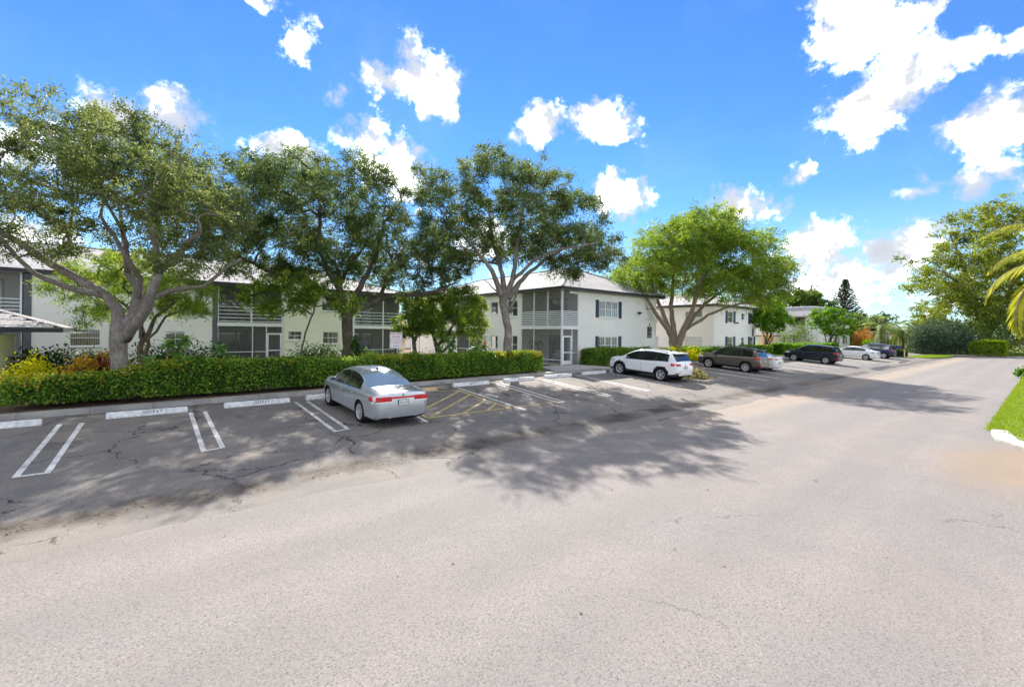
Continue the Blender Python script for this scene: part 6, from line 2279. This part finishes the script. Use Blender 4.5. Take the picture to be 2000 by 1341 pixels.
def build_car(name, label, sp, paint, centre_u, rear_axle_v, yaw=0.0):
    S_ = CarShape(sp)
    L = sp['L']
    yr, yf = sp['axles']
    slope = .062
    zr0 = lot_z(centre_u, rear_axle_v)
    pitch = math.atan(slope)
    root = thing(name, label, 'car', (centre_u, rear_axle_v - yr * math.cos(pitch), zr0 - yr * slope), None, (pitch, 0, yaw))
    ys = sorted(set([round(v, 3) for v in list(np.linspace(0, .3, 9)) + list(np.linspace(.3, L - .3, 72)) + list(np.linspace(L - .3, L, 8)) + sum([list(a) for a in sp['side']], []) + list(sp['wind']) + list(sp['rearw'])]))
    rings = []
    for y in ys:
        r = S_.ring(y)
        full = [(x, z) for x, z in r] + [(-x, z) for x, z in r[-2:0:-1]]
        rings.append([Vector((x, y, z)) for x, z in full])
    nh = len(S_.ring(0))
    n = len(rings[0])
    R, Ra = sp['R'], sp['R'] + sp.get('gap', .055)

    def inside(p):
        return any((p.y - yc) ** 2 + (p.z - R) ** 2 < Ra ** 2 for yc in (yr, yf)) and abs(p.x) > .45
    groups = {}

    def put(key, idx):
        groups.setdefault(key, []).append(idx)
    kill = set()
    for i in range(len(ys) - 1):
        ym = (ys[i] + ys[i + 1]) / 2
        tt = S_.zt(ym) - S_.belt(ym)
        for j in range(n):
            j2 = (j + 1) % n
            q = ((i, j), (i, j2), (i + 1, j2), (i + 1, j))
            jj = min(j, n - 1 - j) if j < nh - 1 else n - 1 - j
            jj = j if j < nh - 1 else n - 1 - j
            pts = [rings[a][b] for a, b in q]
            if jj < 13 and all(inside(p) for p in pts):
                continue
            c = sum(pts, Vector()) / 4
            key = 'body'
            if jj in (13, 14) and tt > .13:
                for k, (a, b_) in enumerate(sp['side']):
                    if a < ym < b_:
                        key = ('side_window', k, j < nh - 1)
                if key == 'body' and sp['side'][-1][0] < ym < sp['side'][0][1]:
                    key = 'pillar'
            elif jj >= 16 and sp['wind'][0] < ym < sp['wind'][1]:
                key = 'windshield'
            elif jj >= 16 and sp['rearw'][0] < ym < sp['rearw'][1]:
                key = 'rear_window'
            elif sp.get('roof_dark') and jj >= 16 and sp['roof_dark'][0] < ym < sp['roof_dark'][1] and jj >= 17:
                key = 'sunroof'
            elif sp.get('clad') and jj < 11 and (c.z < S_.zb(ym) + sp['clad'] or min((c.y - yr) ** 2, (c.y - yf) ** 2) + (c.z - R) ** 2 < (Ra + .06) ** 2):
                key = 'cladding'
            elif jj < 2:
                key = 'underbody'
            put(key, q)
    # pull the rim of every wheel arch onto a clean circle
    for i in range(len(ys)):
        for j in range(n):
            p = rings[i][j]
            for yc in (yr, yf):
                if abs(p.x) > .45:
                    dy, dz = p.y - yc, p.z - R
                    r = math.hypot(dy, dz)
                    if r < Ra and r > 1e-4:
                        p.y, p.z = yc + dy / r * Ra, R + dz / r * Ra
    objs = {}
    for key, fl in groups.items():
        mb = MB()
        idx = {}
        for q in fl:
            f = []
            for ab in q:
                if ab not in idx:
                    idx[ab] = len(mb.v)
                    mb.v.append(tuple(rings[ab[0]][ab[1]]))
                f.append(idx[ab])
            if len(set(f)) >= 3:
                mb.f.append(tuple(dict.fromkeys(f))[::-1])
        if key == 'body':
            for i, rev in ((0, False), (len(ys) - 1, True)):
                ids = []
                for j in range(n):
                    if (i, j) not in idx:
                        idx[(i, j)] = len(mb.v)
                        mb.v.append(tuple(rings[i][j]))
                    ids.append(idx[(i, j)])
                mb.f.append(tuple(ids))
        nm = key if isinstance(key, str) else key[0]
        mat = {'body': paint, 'windshield': 'cglass', 'rear_window': sp.get('rglass', 'cglass'), 'side_window': 'cglass', 'pillar': 'trimk', 'cladding': 'trimk', 'underbody': 'trimk', 'sunroof': 'cglass'}[nm]
        objs[nm] = mb.obj(nm, mat, root, smooth=38)
    # wheel wells and wheels
    mb = MB()
    for yc in (yr, yf):
        for s in (-1, 1):
            xo = S_.X(yc, R + Ra * .6) - .03
            mb.lathe((0, yc, R), (s, 0, 0), [(xo, Ra - .004), (.5, Ra - .004), (.48, 0)], 28)
    mb.box(-.62, .62, .45, L - .45, .24, .5)
    mb.obj('wheel_well', 'black', root)
    for yc in (yr, yf):
        for s in (-1, 1):
            make_wheel(root, s * (S_.w(yc) - .125), yc, s, R, sp['rim'], sp['spokes'])
    # lamps, plate, trim
    for s in (-1, 1):
        for (nm, mt, xi, z0, z1, yside, off) in sp['lamps']:
            S_.wrap(xi, z0, z1, yside, s, off=off).obj(nm, mt, root, smooth=True)
        S_.wrap(sp['head'][0], sp['head'][1], sp['head'][2], sp['head'][3], s, True, .012).obj('head_light', 'tailw', root, smooth=True)
    if sp.get('bar'):
        z0, z1, xi = sp['bar']
        mb = MB()
        rows = [[(x, S_.Y(abs(x), z) - .012, z) for x in np.linspace(-xi, xi, 13)] for z in (z0, z1)]
        mb.v = rows[0] + rows[1]
        mb.f = [(i, i + 1, i + 14, i + 13) for i in range(12)]
        mb.obj('tail_light_bar', 'tail', root)
    pzc, pxc = sp['plate']
    y_p = min(S_.Y(.05, pzc), S_.Y(.17, pzc)) - .03
    mb = MB()
    mb.box(pxc - .165, pxc + .165, y_p + .004, y_p + .03, pzc - .085, pzc + .085)
    mb.obj('plate_frame', sp.get('pframe', 'trimk'), root)
    mb = MB()
    mb.box(pxc - .152, pxc + .152, y_p, y_p + .0035, pzc - .076, pzc + .076)
    pl_ = mb.obj('licence_plate', 'plate', root)
    for (tx, px_) in (('PE5', -.085), ('C7Z', .085)):
        text_obj('plate_lettering', tx, .068, 'plateg', pl_, face_matrix((pxc + px_, y_p - .001, pzc - .008), (1, 0, 0), (0, 0, 1)), .001)
    mb = MB()
    mb.box(pxc - .018, pxc + .018, y_p - .001, y_p - .0002, pzc - .028, pzc + .018)
    mb.obj('plate_emblem', 'ploran', pl_)
    # bumper crease, trunk seam, door seams
    mb = MB()
    for z in sp['creases']:
        xs = np.linspace(-.80, .80, 21)
        a = [(x, S_.Y(abs(x), z) - .004, z) for x in xs]
        b_ = [(x, S_.Y(abs(x), z + .011) - .004, z + .011) for x in xs]
        k0 = len(mb.v)
        mb.v += a + b_
        mb.f += [(k0 + i, k0 + i + 1, k0 + 22 + i, k0 + 21 + i) for i in range(20)]
    for s in (-1, 1):
        for y in sp['seams']:
            zs = np.linspace(S_.zb(y) + .16, S_.belt(y) - .03, 8)
            if min(abs(y - yr), abs(y - yf)) < Ra:
                zs = np.linspace(R + math.sqrt(max(0, Ra ** 2 - min(abs(y - yr), abs(y - yf)) ** 2)) + .03, S_.belt(y) - .03, 6)
            k0 = len(mb.v)
            for z in zs:
                mb.v += [(s * (S_.X(y, z) + .003), y - .005, z), (s * (S_.X(y, z) + .003), y + .005, z)]
            mb.f += [(k0 + 2 * i, k0 + 2 * i + 1, k0 + 2 * i + 3, k0 + 2 * i + 2) for i in range(len(zs) - 1)]
    mb.obj('panel_gap', 'trimk', root)
    for s in (-1, 1):
        for y in sp['handles']:
            z = S_.belt(y) - .13
            x = S_.X(y, z)
            mb = MB()
            mb.box(s * (x + .004) if s > 0 else -(x + .042), s * (x + .042) if s > 0 else -(x + .004), y - .10, y + .10, z - .014, z + .016)
            mb.obj('door_handle', sp.get('handle', paint), root, bevel=.01)
        ym = sp['mirror']
        x = sp['gb'] + .02
        mb = MB()
        zc = S_.belt(ym) + .09
        mb.hexa([(s * x, ym - .07, zc - .07), (s * (x + .22), ym - .05, zc - .06), (s * (x + .20), ym + .08, zc - .05), (s * x, ym + .06, zc - .06),
                 (s * x, ym - .07, zc + .06), (s * (x + .23), ym - .05, zc + .075), (s * (x + .20), ym + .07, zc + .06), (s * x, ym + .05, zc + .05)] if s > 0 else
                [(s * (x + .22), ym - .05, zc - .06), (s * x, ym - .07, zc - .07), (s * x, ym + .06, zc - .06), (s * (x + .20), ym + .08, zc - .05),
                 (s * (x + .23), ym - .05, zc + .075), (s * x, ym - .07, zc + .06), (s * x, ym + .05, zc + .05), (s * (x + .20), ym + .07, zc + .06)])
        mi = mb.obj('mirror', paint, root, bevel=.025)
        mb = MB()
        mb.box(min(s * (x + .03), s * (x + .2)), max(s * (x + .03), s * (x + .2)), ym - .078, ym - .072, zc - .05, zc + .055)
        mb.obj('mirror_glass', 'cglass', mi)
        # belt-line trim under the windows
        mb = MB()
        yy = np.linspace(sp['side'][-1][0], sp['side'][0][1], 16)
        k0 = 0
        for y in yy:
            r = S_.ring(y)[13]
            mb.v += [(s * (r[0] + .006), y, r[1] - .004), (s * (r[0] + .002), y, r[1] + .022)]
        mb.f = [(2 * i, 2 * i + 1, 2 * i + 3, 2 * i + 2) for i in range(len(yy) - 1)]
        mb.obj('window_trim', sp.get('wtrim', 'chrome'), root)
        if sp.get('rails'):
            a, b_ = sp['rails']
            pts = []
            for k in range(9):
                y = a + (b_ - a) * k / 8
                r = S_.ring(y)[16]
                lift = .055 * min(1, k * 1.2, (8 - k) * 1.2) + .005
                pts.append((s * (r[0] - .03), y, r[1] + lift))
            mb = MB()
            mb.tube(pts, .018, 6)
            mb.obj('roof_rail', sp.get('railm', 'trimk'), root)
    if sp.get('spoiler'):
        y0, y1 = sp['spoiler']
        z = S_.zt(y1) + .006
        mb = MB()
        hw_ = sp['gt'] * .98
        mb.hexa([(-hw_, y0, z - .055), (hw_, y0, z - .055), (hw_, y1, z - .045), (-hw_, y1, z - .045), (-hw_, y0, z - .02), (hw_, y0, z - .02), (hw_ * .98, y1, z + .012), (-hw_ * .98, y1, z + .012)])
        mb.obj('spoiler', paint, root, bevel=.012)
    mb = MB()
    ya = sp.get('antenna', .9)
    z = S_.zt(ya)
    mb.hexa([(-.03, ya - .08, z - .01), (.03, ya - .08, z - .01), (.02, ya + .08, z - .01), (-.02, ya + .08, z - .01), (-.006, ya - .075, z + .055), (.006, ya - .075, z + .055), (.006, ya + .0, z + .03), (-.006, ya + .0, z + .03)])
    mb.obj('antenna', sp.get('antm', 'trimk'), root)
    if sp.get('exhaust'):
        for x in sp['exhaust']:
            mb = MB()
            yb = S_.Y(abs(x), S_.zb(.1) + .05)
            mb.lathe((x, yb, sp['exz']), (0, 1, 0), [(-.03, .030), (-.03, .036), (.12, .036)], 12)
            mb.obj('exhaust_pipe', 'chrome', root)
    if sp.get('badge'):
        mb = MB()
        z = sp['badge']
        mb.lathe((0, S_.Y(.03, z) - .006, z), (0, 1, 0), [(-.006, 0), (-.006, .045), (.004, .05)], 14)
        mb.obj('badge', 'chrome', root)
    if sp.get('skid'):
        z0, z1 = sp['skid']
        mb = MB()
        xs = np.linspace(-.42, .42, 9)
        mb.v = [(x, S_.Y(abs(x), z0) - .014, z0) for x in xs] + [(x, S_.Y(abs(x), z1) - .014, z1) for x in xs]
        mb.f = [(i, i + 1, i + 10, i + 9) for i in range(8)]
        mb.obj('skid_plate', 'alloy', root)
    return root


SEDAN = dict(L=4.89, axles=(1.07, 3.85), R=.325, rim=.225, spokes=10, gb=.80, gt=.575, gap=.045,
             zt=[(0, .60), (.015, .74), (.04, .90), (.09, .985), (.16, 1.015), (.5, 1.035), (.88, 1.06), (1.2, 1.22), (1.55, 1.375), (1.85, 1.45), (2.3, 1.485), (2.7, 1.48), (3.05, 1.41), (3.4, 1.25), (3.85, 1.02), (4.35, .93), (4.7, .80), (4.83, .68), (4.89, .56)],
             zb=[(0, .30), (.12, .235), (.5, .20), (4.4, .19), (4.75, .21), (4.89, .30)],
             belt=[(0, .80), (.1, .93), (.6, .965), (1.2, .955), (2.5, .92), (3.6, .89), (4.3, .83), (4.7, .72), (4.89, .5)],
             w=[(0, .70), (.04, .80), (.12, .86), (.35, .905), (.9, .927), (1.6, .932), (3.4, .93), (4.1, .915), (4.5, .85), (4.75, .72), (4.89, .52)],
             side=[(2.38, 3.52), (1.5, 2.30), (1.28, 1.47)], wind=(2.95, 3.83), rearw=(.93, 1.74), rglass='cglassl',
             lamps=[('tail_light', 'tail', .36, .775, .905, .40, .012), ('reversing_light', 'tailw', .36, .705, .773, .26, .012)], bar=(.84, .895, .40),
             head=(.45, .60, .72, .5), plate=(.725, 0), creases=(.60, .69), seams=(3.62, 2.36, 1.42), handles=(2.62, 1.68), mirror=3.36, antenna=1.95, exhaust=(-.42, .42), exz=.27, badge=.92, handle='chrome')
build_car('silver_sedan', 'silver sedan parked nose in at the hedge, full width red tail lights', SEDAN, paint_mat('silver_paint', (.47, .49, .51), .6, .33), 6.22, 13.38)

SUVW = dict(L=4.76, axles=(1.0, 3.78), R=.37, rim=.255, spokes=5, gb=.845, gt=.66, gap=.06, clad=.13,
            zt=[(0, .60), (.02, .80), (.05, .98), (.10, 1.10), (.20, 1.24), (.36, 1.46), (.46, 1.575), (.7, 1.625), (1.3, 1.675), (2.0, 1.69), (2.5, 1.665), (2.9, 1.565), (3.3, 1.37), (3.66, 1.15), (4.2, 1.07), (4.55, .95), (4.7, .80), (4.76, .62)],
            zb=[(0, .40), (.15, .33), (.5, .27), (4.3, .26), (4.65, .29), (4.76, .40)],
            belt=[(0, .85), (.06, 1.0), (.3, 1.115), (.9, 1.10), (2.0, 1.045), (3.5, .99), (4.2, .95), (4.6, .82), (4.76, .56)],
            w=[(0, .76), (.04, .85), (.15, .905), (.5, .935), (1.2, .945), (3.4, .942), (4.0, .925), (4.4, .86), (4.65, .74), (4.76, .56)],
            side=[(2.32, 3.42), (1.40, 2.26), (.62, 1.34)], wind=(2.62, 3.66), rearw=(.155, .47),
            lamps=[('tail_light', 'tail', .48, .93, 1.06, .42, .014), ('reflector', 'tail', .58, .52, .57, 0, .012)],
            head=(.5, .78, .92, .55), plate=(.83, .05), creases=(.64, 1.03), seams=(3.56, 2.29, 1.37), handles=(2.5, 1.6), mirror=3.3, rails=(.75, 2.45), spoiler=(.27, .62), antenna=1.0, badge=.985, skid=(.40, .47), exhaust=(.5,), exz=.33)
build_car('white_suv', 'white crossover SUV with black roof rails parked beside the brick edged planter', SUVW, paint_mat('white_paint', (.76, .77, .79), .0, .3), 23.62, 14.05)

SUVB = dict(SUVW, spokes=10, rim=.245, R=.36, clad=.17, L=4.62, axles=(.96, 3.63),
            zt=[(0, .60), (.02, .82), (.05, 1.0), (.09, 1.10), (.16, 1.22), (.28, 1.47), (.36, 1.585), (.6, 1.655), (1.2, 1.71), (2.0, 1.73), (2.5, 1.70), (2.85, 1.60), (3.2, 1.40), (3.55, 1.16), (4.1, 1.06), (4.42, .94), (4.56, .80), (4.62, .62)],
            zb=[(0, .42), (.15, .34), (.5, .27), (4.2, .26), (4.5, .29), (4.62, .40)],
            belt=[(0, .85), (.06, 1.0), (.3, 1.10), (.9, 1.09), (2.0, 1.04), (3.4, .99), (4.1, .94), (4.45, .82), (4.62, .56)],
            w=[(0, .76), (.04, .84), (.15, .885), (.5, .905), (1.2, .91), (3.3, .908), (3.9, .895), (4.25, .84), (4.5, .73), (4.62, .56)],
            side=[(2.25, 3.32), (1.34, 2.19), (.55, 1.28)], wind=(2.6, 3.55), rearw=(.12, .36), seams=(3.45, 2.22, 1.31), handles=(2.44, 1.54), mirror=3.2, rails=(.6, 2.4), spoiler=(.16, .5), gt=.64, gb=.82, plate=(.86, 0),
            lamps=[('tail_light', 'tail', .50, .98, 1.10, .40, .014), ('reflector', 'tail', .6, .50, .58, .2, .012)], exhaust=(.45,), skid=None)
SUVB.pop('skid')
build_car('brown_suv', 'bronze brown SUV with roof rails parked beyond the planter', SUVB, paint_mat('bronze_paint', (.115, .098, .078), .5, .34), 34.15, 13.9)

SEDW = dict(SEDAN, L=4.66, axles=(1.0, 3.70), spokes=10, antenna=1.7, rglass='cglass', plate=(.62, 0),
            zt=[(0, .60), (.015, .78), (.04, .95), (.08, 1.03), (.15, 1.05), (.4, 1.07), (.7, 1.12), (1.1, 1.27), (1.5, 1.385), (1.9, 1.44), (2.3, 1.45), (2.6, 1.43), (2.95, 1.34), (3.25, 1.2), (3.65, 1.0), (4.2, .90), (4.5, .77), (4.61, .66), (4.66, .55)],
            zb=[(0, .30), (.12, .24), (.5, .20), (4.2, .19), (4.52, .21), (4.66, .30)],
            belt=[(0, .82), (.1, .95), (.6, .985), (1.2, .965), (2.4, .92), (3.4, .88), (4.1, .81), (4.48, .70), (4.66, .5)],
            w=[(0, .70), (.04, .80), (.12, .85), (.35, .89), (.9, .905), (1.6, .91), (3.2, .908), (3.9, .89), (4.3, .83), (4.54, .70), (4.66, .52)],
            side=[(2.28, 3.36), (1.38, 2.21), (1.12, 1.34)], wind=(2.8, 3.62), rearw=(.72, 1.62), seams=(3.45, 2.25, 1.32), handles=(2.5, 1.58), mirror=3.2,
            lamps=[('tail_light', 'tail', .40, .86, .96, .42, .012)], bar=None, exhaust=None, creases=(.56, .74), head=(.45, .58, .70, .5), badge=.93)
SEDW.pop('bar')
SEDW.pop('exhaust')
pw = paint_mat('pearl_white_paint', (.74, .74, .74), 0, .3)
build_car('white_sedan', 'white sedan mostly hidden behind the bronze brown SUV', SEDW, pw, 37.05, 14.0)
SUVD = dict(SUVB, spokes=10, clad=.15, rails=None, wtrim='trimk')
SUVD.pop('rails')
build_car('dark_suv', 'black blue crossover SUV parked alone in the middle of the far row', SUVD, paint_mat('midnight_paint', (.008, .013, .034), .2, .3), 50.8, 13.6)
SEDF = dict(SEDW, lamps=[('tail_light', 'trimk', .40, .86, .93, .52, .012)])
build_car('white_sedan', 'white sleek sedan in the far row left of the farthest dark blue SUV', SEDF, pw, 64.0, 13.35)
build_car('blue_suv', 'farthest dark blue SUV at the end of the row, partly behind the white sedan', SUVD, paint_mat('navy_paint', (.016, .032, .095), .2, .3), 71.3, 13.15)
